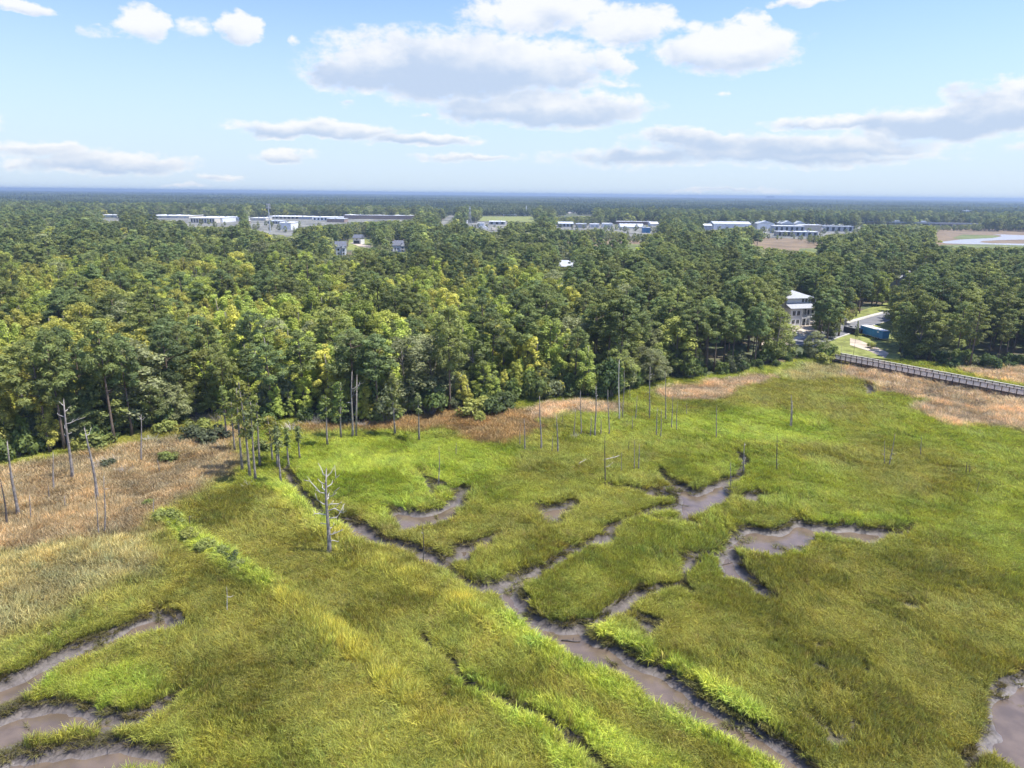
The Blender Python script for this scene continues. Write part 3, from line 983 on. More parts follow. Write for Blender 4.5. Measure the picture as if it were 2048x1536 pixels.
# ------------------------------------------------------------------ tree patterns
def leaf_quads(blobs, per, size, aspect, r, up=0.35, fill=0.25):
    """leaf sprays over the surface of leaf clumps; blobs (n,6): centre and radii"""
    blobs = np.asarray(blobs, float)
    n = len(blobs)
    per = np.maximum((per * (blobs[:, 3] * blobs[:, 4]) / np.mean(blobs[:, 3] * blobs[:, 4])).astype(int), 4)
    bi = np.repeat(np.arange(n), per); k = len(bi)
    d = r.normal(size=(k, 3)); d /= np.linalg.norm(d, axis=1)[:, None]
    d[:, 2] = np.where((d[:, 2] < -.3) & (r.random(k) < .6), -d[:, 2], d[:, 2])
    rad = 1 - fill * r.random(k) ** 1.5
    c = blobs[bi, :3] + d * blobs[bi, 3:] * rad[:, None] + r.normal(0, .06, (k, 3))
    nn = d + r.normal(0, .42, (k, 3)); nn[:, 2] += up
    nn /= np.linalg.norm(nn, axis=1)[:, None]
    t1 = np.cross(nn, r.normal(size=(k, 3))); t1 /= np.linalg.norm(t1, axis=1)[:, None]
    t2 = np.cross(nn, t1)
    s = size * r.uniform(.55, 1.35, k)
    a = t1 * s[:, None] * .5; b = t2 * (s * aspect)[:, None] * .5
    V = np.stack([c - a * .55 - b, c + a - b * .5, c + a * .55 + b, c - a + b * .5], 1).reshape(-1, 3)
    F = np.arange(4 * k).reshape(-1, 4)
    bt = r.uniform(0, 1, n)
    tint = np.clip(.5 + .5 * (bt[bi] - .5) + r.normal(0, .2, k), 0, 1)
    return V, F, np.repeat(tint, 4)


def trunk_mb(h, r0, r1, lean, r, limbs=(), n=7):
    mb = MB()
    ks = 6
    ph = r.uniform(0, 6.28)
    pts = [np.array((lean[0] * t * t * h + .12 * math.sin(ph + 3 * t) * t, lean[1] * t * t * h + .12 * math.cos(ph + 2.5 * t) * t, h * t))
           for t in np.linspace(0, 1, ks)]
    rad = [r0 * 1.35] + [r0 + (r1 - r0) * t for t in np.linspace(0, 1, ks)[1:]]
    mb.tube(pts, rad, n)

    def on(t):
        i = min(int(t * (ks - 1)), ks - 2); f = t * (ks - 1) - i
        return pts[i] * (1 - f) + pts[i + 1] * f
    for (t, tip, rr) in limbs:
        a = on(t); tip = np.asarray(tip)
        mid = (a + tip) / 2 + np.array((0, 0, -.08 * np.linalg.norm(tip - a)))
        mb.tube([a, mid, tip], [rr, rr * .7, rr * .3], 4, False)
    return mb, on


def pine(seed, h=22.0, lod=1.0, slim=1.0, low=.48):
    r = np.random.default_rng(seed)
    blobs = []; limbs = []
    lean = r.normal(0, .012, 2)
    nb = int(40 * max(slim, .6))
    for i in range(nb):
        t = low + (1 - low) * (i + r.random()) / nb
        q = (t - low) / (1 - low)
        R = 3.9 * slim * (math.sin(math.pi * min(.22 + q * .72, 1)) ** .8) * r.uniform(.35, 1.05)
        a = i * 2.4 + r.normal(0, .5)
        z = h * t + .18 * R
        s = (1.25 - .45 * q) * r.uniform(.75, 1.2) * (.75 + .25 * slim)
        x, y = R * math.cos(a) + lean[0] * t * t * h, R * math.sin(a) + lean[1] * t * t * h
        blobs.append((x, y, z, s, s, s * r.uniform(.55, .8)))
        if R > .9 and i % 2 == 0:
            limbs.append((max(t - .05, .3), (x, y, z - .2), .07))
    blobs.append((lean[0] * h, lean[1] * h, h + .1, .75, .75, .9))
    mb, _ = trunk_mb(h, .26, .07, lean, r, limbs)
    for j in range(4):     # dead stubs under the crown
        t = r.uniform(.3, low); a = r.uniform(0, 6.28)
        mb.tube([(0, 0, t * h), (math.cos(a) * .9, math.sin(a) * .9, t * h + .1)], [.05, .02], 3, False)
    V, F, ti = leaf_quads(blobs, int(150 * lod), .50 / lod ** .6, .36, r, up=.55, fill=.5)
    return mb, V, F, ti


def broad(seed, h=17.0, w=4.2, base=.22, lod=1.0, spire=0.0, leaf=.38, nb=46):
    r = np.random.default_rng(seed)
    blobs = []; limbs = []
    lean = r.normal(0, .02, 2)
    tops = [(0, 0, 1.0)] if spire == 0 else [(r.normal(0, w * .35), r.normal(0, w * .35), r.uniform(.78, 1.0)) for _ in range(3)]
    for i in range(nb):
        tx, ty, tz = tops[i % len(tops)]
        q = (i + r.random()) / nb
        z = h * (base + (tz - base) * q)
        prof = (math.sin(math.pi * (q ** (.75 if spire == 0 else .55)) * .94 + .06)) ** .6 if spire == 0 else (1 - q) ** .62 * .9 + .1
        R = w * prof * math.sqrt(r.uniform(.12, 1.0)) * (1 if spire == 0 else .85)
        a = i * 2.4 + r.normal(0, .6)
        s = w * r.uniform(.24, .42) * (1 - .25 * q)
        x, y = tx * q + R * math.cos(a), ty * q + R * math.sin(a)
        blobs.append((x, y, z, s, s, s * r.uniform(.7, 1.0 + .5 * spire)))
        if i % 3 == 0:
            limbs.append((min(max(z / h - .18, .12), .85), (x, y, z), .09))
    mb, _ = trunk_mb(h * .9, .24, .06, lean, r, limbs)
    V, F, ti = leaf_quads(blobs, int(150 * lod), leaf / lod ** .6, .70, r, up=.5, fill=.45)
    return mb, V, F, ti


def cypress(seed, h=13.0, low=.5, n=20, w=1.5):
    """slender swamp tree: bare pole, sparse feathery crown"""
    r = np.random.default_rng(seed)
    blobs = []; limbs = []
    for i in range(n):
        t = low + (1 - low) * (i + r.random()) / n
        q = (t - low) / (1 - low)
        R = w * (1.05 - q * .75) * r.uniform(.2, 1.0)
        a = r.uniform(0, 6.28)
        s = r.uniform(.4, .75)
        blobs.append((R * math.cos(a), R * math.sin(a), t * h, s, s, s * .6))
        limbs.append((t - .03, blobs[-1][:3], .035))
    mb, _ = trunk_mb(h, .21, .05, r.normal(0, .02, 2), r, limbs)
    V, F, ti = leaf_quads(blobs, 34, .42, .5, r, up=.3, fill=.7)
    return mb, V, F, ti


def shrub(seed, w=1.6, h=2.2):
    r = np.random.default_rng(seed)
    blobs = []; mb = MB()
    for i in range(14):
        a = r.uniform(0, 6.28); R = w * math.sqrt(r.random()) * .8
        z = h * r.uniform(.25, .9) * (1 - .35 * (R / w) ** 2)
        s = w * r.uniform(.28, .45)
        x, y = R * math.cos(a), R * math.sin(a)
        blobs.append((x, y, z, s, s, s * .8))
        mb.tube([(x * .2, y * .2, -.1), (x * .6, y * .6, z * .6), (x, y, z)], [.05, .035, .015], 4, False)
    V, F, ti = leaf_quads(blobs, 90, .26, .7, r, up=.5, fill=.5)
    return mb, V, F, ti


class Kind:
    """a pattern: trunk mesh, crown mesh, and both joined for the far wood"""
    def __init__(s, nm, parts, bark):
        mb, V, F, ti = parts
        s.trunk = mb.mesh(nm + '_trunk', M[bark], True)
        s.crown = mesh_np(nm + '_crown', V, F, M['leaf'], False, {'tint': ('FLOAT', 'POINT', ti)})
        s.parts = parts; s.bark = bark; s.nm = nm

    def joined(s):
        mb, V, F, ti = s.parts
        tv = np.array(mb.v); nt = len(tv)
        quads = np.array([f for f in mb.f if len(f) == 4])
        me = mesh_np(s.nm + '_tree', np.concatenate([tv, V]), np.concatenate([quads, F + nt]), None, False,
                     {'tint': ('FLOAT', 'POINT', np.concatenate([np.zeros(nt), ti]))})
        me.materials.append(M[s.bark]); me.materials.append(M['leaf'])
        mi = np.zeros(len(me.polygons), np.int32); mi[len(quads):] = 1
        me.polygons.foreach_set('material_index', mi)
        return me


PINES = [Kind(f'pine{i}', pine(400 + i, 22, 1.0, [1, .9, 1.1, .8, 1.0, 1.15][i], [.5, .55, .46, .6, .42, .52][i]), 'bark') for i in range(6)]
GREENS = [Kind(f'broad{i}', broad(500 + i, 17, [4.6, 4.2, 5.0, 3.8, 4.4, 4.8][i], [.10, .14, .12, .08, .16, .1][i]), 'bark_grey') for i in range(6)]
YELLOWS = [Kind(f'gum{i}', broad(600 + i, 18, [3.7, 3.3, 4.0, 3.5, 3.1][i], .14, 1.0, [1.0, 1.0, 0, 1.0, 1.0][i], .36), 'bark_grey') for i in range(5)]
CYPS = [Kind(f'cyp{i}', cypress(700 + i, 13, [.5, .42, .6][i], [20, 26, 14][i], [1.5, 1.8, 1.2][i]), 'bark_grey') for i in range(3)]
SHRUBS = [Kind(f'shrub{i}', shrub(800 + i), 'bark_grey') for i in range(4)]
# lighter patterns for distant trees
FAR = ([Kind(f'fpine{i}', pine(900 + i, 22, .34, 1.05, .45), 'bark') for i in range(4)] +
       [Kind(f'fbroad{i}', broad(930 + i, 17, 4.4, .15, .34, nb=30), 'bark_grey') for i in range(4)] +
       [Kind(f'fgum{i}', broad(960 + i, 18, 3.6, .2, .34, 1.0 * (i % 2), nb=30), 'bark_grey') for i in range(2)])

LEAF_PINE = np.array([(.215, .255, .083), (.178, .228, .085), (.25, .275, .083)])
LEAF_GREEN = np.array([(.28, .31, .09), (.225, .265, .09), (.335, .35, .092), (.28, .295, .14)])
LEAF_YEL = np.array([(.45, .47, .10), (.40, .45, .095), (.49, .465, .105), (.34, .40, .09)])

# ------------------------------------------------------------------ where the wood is open: sight lines kept free (photo outline, up to distance)
OPEN = [
    ([(1566, 582), (1622, 582), (1622, 626), (1588, 628)], 262),
    ([(1686, 700), (1682, 664), (1692, 640), (1760, 616), (1784, 612), (1786, 640), (1776, 668), (1778, 700), (1766, 720), (1700, 716)], 330),
    ([(1590, 660), (1612, 656), (1612, 668), (1590, 670)], 245),
    ([(1794, 552), (1826, 552), (1824, 570), (1796, 572)], 345),
    ([(668, 482), (694, 480), (696, 506), (668, 506)], 640),
    ([(703, 472), (726, 472), (748, 484), (745, 496), (700, 492)], 760),
    ([(783, 481), (812, 481), (812, 503), (783, 503)], 650),
    ([(1120, 520), (1152, 521), (1150, 537), (1122, 532)], 480),
    ([(200, 429), (242, 430), (236, 442), (202, 438)], 1200),
    ([(292, 431), (480, 432), (478, 448), (436, 453), (378, 452), (372, 441), (295, 438)], 1220),
    ([(492, 431), (700, 430), (696, 447), (640, 449), (585, 456), (580, 472), (545, 466), (500, 455)], 1250),
    ([(690, 428), (828, 430), (828, 438), (700, 444)], 1240),
    ([(865, 405), (886, 405), (886, 416), (865, 416)], 2500),
    ([(878, 446), (890, 436), (898, 427), (912, 427), (908, 438), (892, 448)], 1600),
    ([(922, 440), (1012, 438), (1012, 452), (985, 463), (952, 455)], 1120),
    ([(960, 428), (1070, 430), (1068, 444), (960, 440)], 1500),
    ([(1108, 441), (1202, 443), (1204, 457), (1150, 460), (1112, 455)], 1060),
    ([(1112, 421), (1188, 422), (1188, 432), (1112, 432)], 1800),
    ([(1206, 440), (1320, 438), (1318, 456), (1300, 468), (1284, 466), (1206, 458)], 1120),
    ([(1405, 441), (1425, 444), (1502, 442), (1505, 450), (1425, 460), (1405, 458)], 1010),
    ([(1510, 440), (1645, 445), (1722, 450), (1722, 462), (1640, 470), (1545, 468), (1512, 455)], 1020),
    ([(1130, 480), (1250, 484), (1288, 488), (1280, 500), (1240, 494), (1130, 486)], 700),
    ([(1500, 483), (1545, 479), (1600, 481), (1640, 493), (1690, 499), (1630, 504), (1560, 497), (1510, 490)], 760),
    ([(1872, 462), (1930, 455), (2060, 452), (2300, 455), (2300, 508), (2060, 494), (1960, 495), (1900, 492), (1872, 486)], 1010),
    ([(1720, 434), (1965, 434), (1965, 444), (1900, 450), (1860, 450), (1720, 448)], 1150),
]
OPEN_N = [(np.array(p, float), d) for p, d in OPEN]


def blocked(x, y, h):
    """True where a tree of height h would stand in an opening"""
    n = len(x)
    bad = np.zeros(n, bool)
    for f in (0.0, .25, .5, .75, 1.0):
        for off in ((0.0,) if f < .3 else (-3.0, 0.0, 3.0)):
            px, py = proj(np.stack([x + off, y, .9 + h * f], -1))
            for p, d in OPEN_N:
                bad |= (y < d) & inside(p, px, py)
    return bad


EDGE_P = MARSH


def forest_points():
    X = []; Y = []
    for y0, y1, st in ((95, 330, 6.2), (330, 640, 7.4), (640, 1000, 9.0), (1000, 1500, 11.0)):
        y = np.arange(y0, y1, st); w = .80 * y1 + 30
        gx_, gy_ = np.meshgrid(np.arange(-w, w, st), y)
        gx_ = gx_.ravel() + rng.uniform(-.48, .48, gx_.size) * st; gy_ = gy_.ravel() + rng.uniform(-.48, .48, gy_.size) * st
        ok = np.abs(gx_) < .80 * gy_ + 24
        X.append(gx_[ok]); Y.append(gy_[ok])
    X = np.concatenate(X); Y = np.concatenate(Y)
    # young growth crowding the edge of the wood
    gx_, gy_ = np.meshgrid(np.arange(-190, 230, 2.7), np.arange(95, 262, 2.7))
    gx_ = gx_.ravel() + rng.uniform(-1.2, 1.2, gx_.size); gy_ = gy_.ravel() + rng.uniform(-1.2, 1.2, gy_.size)
    e_ = sdf_poly(MARSH, gx_, gy_, 20.0); q_, _ = proj(np.stack([gx_, gy_, np.full(gx_.size, 4.0)], -1))
    ok = (e_ > .8) & (e_ < 9.0) & (q_ < 1400) & (np.abs(gx_) < .8 * gy_ + 24)
    young = np.concatenate([np.zeros(len(X), bool), np.ones(ok.sum(), bool)])
    X = np.concatenate([X, gx_[ok]]); Y = np.concatenate([Y, gy_[ok]])
    d = sdf_poly(MARSH, X, Y, 3.0)
    ok = d > .7
    X, Y, d, young = X[ok], Y[ok], d[ok], young[ok]
    # patches of kinds: pines to the east and scattered, gums west and along the marsh
    px, py = proj(np.stack([X, Y, np.full(len(X), 14.0)], -1))
    n1 = fbm(X / 38, Y / 38, 71); n2 = fbm(X / 17, Y / 17, 77); n3 = fbm(X / 60, Y / 60, 83)
    p_pine = .17 + .68 * smooth(px, 1050, 1450) + .9 * (n1 - .5) + .25 * smooth(py, 560, 500)
    p_pine = np.where((d < 2.9) & (px < 1300), p_pine * .5, p_pine)
    p_pine = np.where(np.hypot(X, Y) > 420, .40 + .9 * (n3 - .5) + .2 * smooth(px, 900, 1500), p_pine)
    p_yel = (1.5 * smooth(px, 1300, 950) * smooth(py, 500, 590) + .10) * smooth(n2, .30, .54) * 1.5
    p_yel = np.where(np.hypot(X, Y) > 420, .10, p_yel)
    u = rng.random(len(X)); u2 = rng.random(len(X))
    kind = np.where(u < np.clip(p_pine, .03, .93), 0, np.where(u2 < p_yel, 2, 1))
    h = np.where(kind == 0, rng.normal(17.0, 2.2, len(X)), np.where(kind == 2, rng.normal(14.2, 2.0, len(X)), rng.normal(12.6, 2.3, len(X))))
    kind = np.where(young & (kind == 0), 1, kind)
    h = np.clip(h, 7, 22)
    h = np.where((d < 3.0) & (kind > 0), h * rng.uniform(.45, .95, len(X)), h)
    h = np.where(young, rng.uniform(3.5, 8.5, len(X)), h)
    bad = blocked(X, Y, h)
    for q in (.7, .5, .34):          # a lower tree may stand where a tall one would not
        again = bad & (rng.random(len(X)) < .7)
        low = again & ~blocked(X, Y, h * q)
        h = np.where(low, h * q, h); kind = np.where(low, 1, kind); bad &= ~low
    # shorter understorey survives where a tall tree does not
    X, Y, kind, h = X[~bad], Y[~bad], kind[~bad], h[~bad]
    # scattered trees among the warehouses
    ex = []; 
    for a, b, n in ((290, 700, 46), (700, 860, 10), (915, 1080, 22), (1100, 1330, 34), (1400, 1730, 46)):
        for q in rng.uniform(a, b, n):
            ex.append(at_dist(q, rng.uniform(790, 985))[:2])
    ex = np.array(ex)
    return (np.concatenate([X, ex[:, 0]]), np.concatenate([Y, ex[:, 1]]), np.concatenate([kind, np.ones(len(ex), int)]),
            np.concatenate([h, rng.uniform(4.0, 8.0, len(ex))]))


FX, FY, FK, FH = forest_points()
FD = np.hypot(FX, FY)


def leaf_col(kind, n, x, y):
    pal = (LEAF_PINE, LEAF_GREEN, LEAF_YEL)[kind]
    c = pal[rng.integers(0, len(pal), n)] * (.66 + .64 * rng.random(n))[:, None]
    c = c * (1 + (fbm(x / 30, y / 30, 91) - .5) * .5)[:, None]
    return c


def wood_scatter(sel, name, label, far):
    P = []; I = []; R = []; S = []; C = []
    base = {0: 0, 1: 4, 2: 8} if far else {0: 0, 1: 6, 2: 12}
    cnt = {0: 4, 1: 4, 2: 2} if far else {0: 6, 1: 6, 2: 5}
    ref = {0: 22.0, 1: 17.0, 2: 18.0}
    for k in (0, 1, 2):
        s = sel & (FK == k); n = s.sum()
        P.append(np.stack([FX[s], FY[s], np.full(n, .8)], -1))
        I.append(base[k] + rng.integers(0, cnt[k], n))
        R.append(np.stack([rng.normal(0, .03, n), rng.normal(0, .03, n), rng.uniform(0, 6.28, n)], -1))
        sc = FH[s] / ref[k]; w = sc * rng.uniform(1.05, 1.5, n) * (1.0 if not far else 1.12 + .25 * smooth(FD[s], 600, 1300))
        S.append(np.stack([w, w, sc], -1)); C.append(leaf_col(k, n, FX[s], FY[s]))
    P, I, R, S, C = map(np.concatenate, (P, I, R, S, C))
    o = scatter(name, P, I, R, S, C, WOOD_FAR if far else WOOD)
    tag(o, label, 'forest', kind='stuff')
    print(name, len(P))


# the trees that show largest stand as individuals
px_, py_ = proj(np.stack([FX, FY, .9 + FH * .7], -1))
in_view = (px_ > -30) & (px_ < 2078)
single = np.zeros(len(FX), bool)
for k, cap in ((0, 300), (1, 300), (2, 240)):
    c = np.where(in_view & (FK == k))[0]
    c = c[np.argsort(FD[c])][:cap]
    single[c] = True
WOOD = stock('wood', [k.joined() for k in PINES + GREENS + YELLOWS])
WOOD_FAR = stock('far_wood', [k.joined() for k in FAR])
wood_scatter(~single & (FD < 430), 'forest', 'mixed pine and hardwood forest behind the trees along the marsh', False)
wood_scatter(~single & (FD >= 430), 'forest_beyond', 'hazy forest around the houses and warehouses beyond the near woods', True)

ORD = ['first', 'second', 'third', 'fourth', 'fifth', 'sixth', 'seventh', 'eighth', 'ninth', 'tenth', 'eleventh', 'twelfth', 'thirteenth', 'fourteenth', 'fifteenth', 'sixteenth', 'seventeenth', 'eighteenth', 'nineteenth', 'twentieth', 'twenty-first', 'twenty-second', 'twenty-third', 'twenty-fourth', 'twenty-fifth', 'twenty-sixth']
MARKS = [(20, 'far west marsh edge'), (150, 'branchy dead trunk'), (290, 'forked pole snag'), (400, 'tan reed bed'), (500, 'slender cypress clump'),
         (600, 'grey brush'), (705, 'twin dead trunk'), (800, 'moss-hung poles'), (950, 'round edge bushes'), (1060, 'brown grass patch'),
         (1160, 'pink reed patch'), (1240, 'tall pale snag'), (1340, 'leaning snag group'), (1440, 'pink reed strip'), (1530, 'sandy lot'),
         (1600, 'white balcony house'), (1700, 'black dumpster'), (1750, 'blue trailer'), (1830, 'boardwalk bend'), (1930, 'boardwalk middle'), (2030, 'boardwalk end')]


def plant(kind, name, x, y, sxy, sz, rz, col, label, cat, group=None, z=None):
    o = empty(name, (x, y, float(ground_z(np.array([x]), np.array([y]))[0]) - .08 if z is None else z), rz)
    o.scale = (sxy, sxy, sz)
    link('trunk', kind.trunk, o)
    c = link('crown', kind.crown, o)
    c['tcol'] = [float(v) for v in col]
    tag(o, label, cat, group)
    return o


def build_single_trees():
    ids = np.where(single)[0]
    words = {0: ('pine_tree', 'pine', 'pine tree'), 1: ('broadleaf_tree', 'green hardwood', 'broadleaf tree'), 2: ('yellowing_tree', 'yellow-green gum', 'gum tree')}
    ed = sdf_poly(MARSH, FX[ids], FY[ids], 200.0)
    keys = {}
    info = []
    for i, e in zip(ids, ed):
        pxc = float(px_[i])
        mark = min(MARKS, key=lambda q: abs(q[0] - pxc))[1]
        row = 'front row' if e < 9 else 'second row' if e < 20 else 'third row' if e < 34 else 'deep rows' if e < 60 else 'far rows'
        key = (FK[i], row, mark)
        keys.setdefault(key, []).append(i)
    lab = {}
    for (k, row, mark), v in keys.items():
        v.sort(key=lambda i: px_[i])
        wd = words[int(k)][1]
        for j, i in enumerate(v):
            if len(v) == 1:
                lab[i] = f'only {wd} in the {row} above the {mark}'
            elif j < len(ORD):
                lab[i] = f'{ORD[j]} {wd} from the left, {row} above the {mark}'
            else:
                lab[i] = f'{wd} right of the twenty-sixth in the {row} above the {mark}'
    for i in ids:
        k = int(FK[i]); pool = (PINES, GREENS, YELLOWS)[k]
        sc = float(FH[i] / (22.0, 17.0, 18.0)[k])
        col = leaf_col(k, 1, FX[i:i + 1], FY[i:i + 1])[0]
        plant(pool[int(rng.integers(0, len(pool)))], words[k][0], float(FX[i]), float(FY[i]), sc * float(rng.uniform(1.05, 1.5)) * (1.12 if k == 1 else 1.0), sc,
              float(rng.uniform(0, 6.28)), col, lab[i], words[k][2],
              ('pines along the marsh', 'green hardwoods along the marsh', 'yellowing gums along the marsh')[k], z=.8)
    print('single trees', len(ids))


build_single_trees()

# ------------------------------------------------------------------ far wood: patches of small trees out to the horizon
def patch_mesh(seed, w=90.0, n=120, leafs=26, kindmix=.5):
    r = np.random.default_rng(seed)
    blobs = []
    for i in range(n):
        x, y = r.uniform(-w / 2, w / 2, 2); h = r.uniform(10, 16)
        s = r.uniform(2.6, 4.6)
        for j in range(3):
            blobs.append((x + r.normal(0, 1.2), y + r.normal(0, 1.2), h - 2.5 - j * 2.6, s * (.8 + .2 * j), s * (.8 + .2 * j), 2.6))
    V, F, ti = leaf_quads(blobs, leafs // 2, 2.6, .8, r, up=.3, fill=.3)
    return mesh_np(f'far_patch{seed}', V, F, M['leaf'], False, {'tint': ('FLOAT', 'POINT', ti)})


def build_far_forest():
    P = []; S = []
    for y0, y1, st in ((1500, 3000, 72.0), (3000, 6000, 105.0), (6000, 12600, 170.0)):
        y = np.arange(y0, y1, st); w = .80 * y1 + 60
        a, b = np.meshgrid(np.arange(-w, w, st), y)
        a = a.ravel() + rng.uniform(-.4, .4, a.size) * st; b = b.ravel() + rng.uniform(-.4, .4, b.size) * st
        ok = np.abs(a) < .80 * b + 60
        a, b = a[ok], b[ok]
        bad = blocked(a, b, np.full(len(a), 15.0))
        ok = ~bad & (fbm(a / 400, b / 400, 111) > .30)
        P.append(np.stack([a[ok], b[ok], np.full(ok.sum(), .6)], -1))
        k = st / 80.0
        hh = .72 + .8 * fbm(a[ok] / 420, b[ok] / 420, 117) + rng.normal(0, .06, ok.sum())
        S.append(np.stack([np.full(ok.sum(), k), np.full(ok.sum(), k), hh], -1))
    P = np.concatenate(P); S = np.concatenate(S); n = len(P)
    mix = smooth(fbm(P[:, 0] / 260, P[:, 1] / 260, 121), .35, .65)[:, None]
    c = (np.array((.075, .105, .05)) * (1 - mix) + np.array((.14, .165, .065)) * mix) * rng.uniform(.8, 1.2, n)[:, None]
    o = scatter('far_forest', P, rng.integers(0, 5, n), np.stack([np.zeros(n), np.zeros(n), rng.uniform(0, 6.28, n)], -1), S, c,
                stock('forest_patch', [patch_mesh(1000 + i) for i in range(5)]))
    tag(o, 'blue hazy forest reaching to the horizon behind the warehouses', 'forest', kind='stuff')
    print('far patches', n)


build_far_forest()

# ------------------------------------------------------------------ haze over the lowland
def build_haze():
    mb = MB().box(-15500, 15500, -400, 15500, -3.0, CAM_H + 12)
    mt = bpy.data.materials.new('humid_summer_air'); mt.use_nodes = True
    t = mt.node_tree; t.nodes.clear()
    o = N(t, 'ShaderNodeOutputMaterial'); v = N(t, 'ShaderNodeVolumePrincipled')
    v.inputs['Color'].default_value = (0.42, 0.56, 0.76, 1)
    v.inputs['Density'].default_value = HAZE
    v.inputs['Anisotropy'].default_value = 0.2
    t.links.new(v.outputs[0], o.inputs['Volume'])
    h = mb.build('haze', mt)
    tag(h, kind='stuff')


HAZE = 1.75e-4

# ------------------------------------------------------------------ boardwalk
def P3(px, py, z=0.0):
    return Vector(at(px, py, z))


def build_boardwalk():
    DZ = 1.75                                   # deck height
    a = P3(1672, 711, DZ + .9); b = P3(1712, 716, DZ + .9); c = P3(2048, 779, DZ + .9); d = c + (c - b) * .35
    for q in (a, b, c, d): q.z = 0
    root = empty('boardwalk', (b.x, b.y, 0))
    tag(root, 'grey timber boardwalk with dark posts and pale railing panels crossing the tan reeds', 'boardwalk')
    W = 1.5
    dirs = (c - b).normalized(); side = Vector((-dirs.y, dirs.x, 0))
    org = Vector((b.x, b.y, 0))

    def loc(s, t, z):
        p = dirs * s + side * t
        return (p.x, p.y, z)

    def beam(mb, s0, s1, t0, t1, z0, z1):
        vs = [loc(s, t, z) for z in (z0, z1) for t in (t0, t1) for s in (s0, s1)]
        mb.raw(vs, [(0, 2, 3, 1), (4, 5, 7, 6), (0, 1, 5, 4), (2, 6, 7, 3), (0, 4, 6, 2), (1, 3, 7, 5)])
    s_a = -(b - a).length; s_d = (d - b).length
    bay = 1.5
    n = int((s_d - s_a) / bay)
    deck = MB()
    k = 0
    s = s_a
    while s < s_d:                              # planks, each with a gap
        beam(deck, s, s + .19, -W, W, DZ - .05, DZ + .006 * ((k * 7) % 3)); s += .205; k += 1
    o = deck.build('deck', M['wood_grey'], root); o['kind'] = 'stuff'
    st = MB(); beam(st, s_a, s_d, -W + .1, -W + .25, DZ - .36, DZ - .055); beam(st, s_a, s_d, W - .25, W - .1, DZ - .36, DZ - .055)
    st.build('stringer', M['wood_dark'], root)
    pm = MB(); pm.box(-.09, .09, -.09, .09, -1.2, DZ + 1.16); pme = pm.mesh('post', M['wood_dark'])
    nm = MB()
    ang = math.atan2(dirs.y, dirs.x)
    # railing panel: upright boards between two rails, local x along the walk
    for j in range(6):
        x = .14 + j * .205
        nm.box(x, x + .17, -.02, .02, DZ + .12, DZ + .95)
    nm.box(.1, bay - .1, -.035, .035, DZ + .07, DZ + .125)
    pan = nm.mesh('railing_panel', M['wood_pale'])
    for sgn in (-1, 1):
        for i in range(n + 1):
            q = loc(s_a + i * bay, sgn * (W - .02), 0)
            po = link('post', pme, root, q); po.rotation_euler = (0, 0, ang)
            if i < n:
                pa = link('railing_panel', pan, root, q); pa.rotation_euler = (0, 0, ang)
        r = MB(); beam(r, s_a, s_d, sgn * (W - .02) - .14, sgn * (W - .02) + .14, DZ + 1.165, DZ + 1.225)
        r.build('cap_rail', M['wood_grey'] if sgn < 0 else M['wood_pale'], root)
        r = MB(); beam(r, s_a, s_d, sgn * (W - .02) - .04, sgn * (W - .02) + .04, DZ + .97, DZ + 1.05)
        r.build('top_rail', M['wood_dark'], root)
    # timber abutment where the walk meets the land
    h = MB(); e = s_a - .2
    for j in range(4):
        beam(h, e - .25, e, -W - .6 + j * 1.05, -W - .6 + j * 1.05 + 1.0, -.5, DZ + .2)
    h.build('abutment', M['wood_dark'], root)


build_boardwalk()

# ------------------------------------------------------------------ house lots by the marsh
ZL = .9                                          # level of the dry land
sheet('lawn', [(1640, 700), (1650, 660), (1690, 632), (1775, 604), (1860, 598), (1860, 640), (1800, 660), (1800, 720), (1700, 712)], ZL + .05, M['lawn'])
sheet('sandy_lot', [(1520, 690), (1530, 640), (1640, 635), (1672, 660), (1650, 672), (1630, 690)], ZL + .09, M['sand'])
sheet('dirt_track', [(1700, 676), (1718, 680), (1752, 694), (1778, 706), (1770, 716), (1738, 702), (1700, 690)], ZL + .09, M['sand'])


def build_road():
    c = [P3(1600, 690, ZL), P3(1660, 670, ZL), P3(1712, 652, ZL), P3(1780, 632, ZL), P3(1850, 614, ZL), P3(1960, 590, ZL)]
    W = 3.6

    def strip(name, t0, t1, z0, z1, mat):
        mb = MB()
        L = []
        for i, p in enumerate(c):
            d = (c[min(i + 1, len(c) - 1)] - c[max(i - 1, 0)]).normalized(); s = Vector((-d.y, d.x, 0))
            L.append((p + s * t0, p + s * t1))
        for (a0, a1), (b0, b1) in zip(L[:-1], L[1:]):
            vs = [(q.x, q.y, z) for z in (z0, z1) for q in (a0, a1, b0, b1)]
            mb.raw(vs, [(4, 6, 7, 5), (0, 4, 5, 1), (2, 3, 7, 6), (0, 2, 6, 4), (1, 5, 7, 3)])
        return tag(mb.build(name, mat), kind='structure')
    strip('road', -W, W, ZL - .1, ZL + .13, M['asphalt'])
    strip('kerb', W + .01, W + .5, ZL - .1, ZL + .26, M['concrete'])
    strip('kerb', -W - .5, -W - .01, ZL - .1, ZL + .26, M['concrete'])
    strip('sidewalk', W + .9, W + 2.3, ZL - .1, ZL + .17, M['concrete'])


build_road()


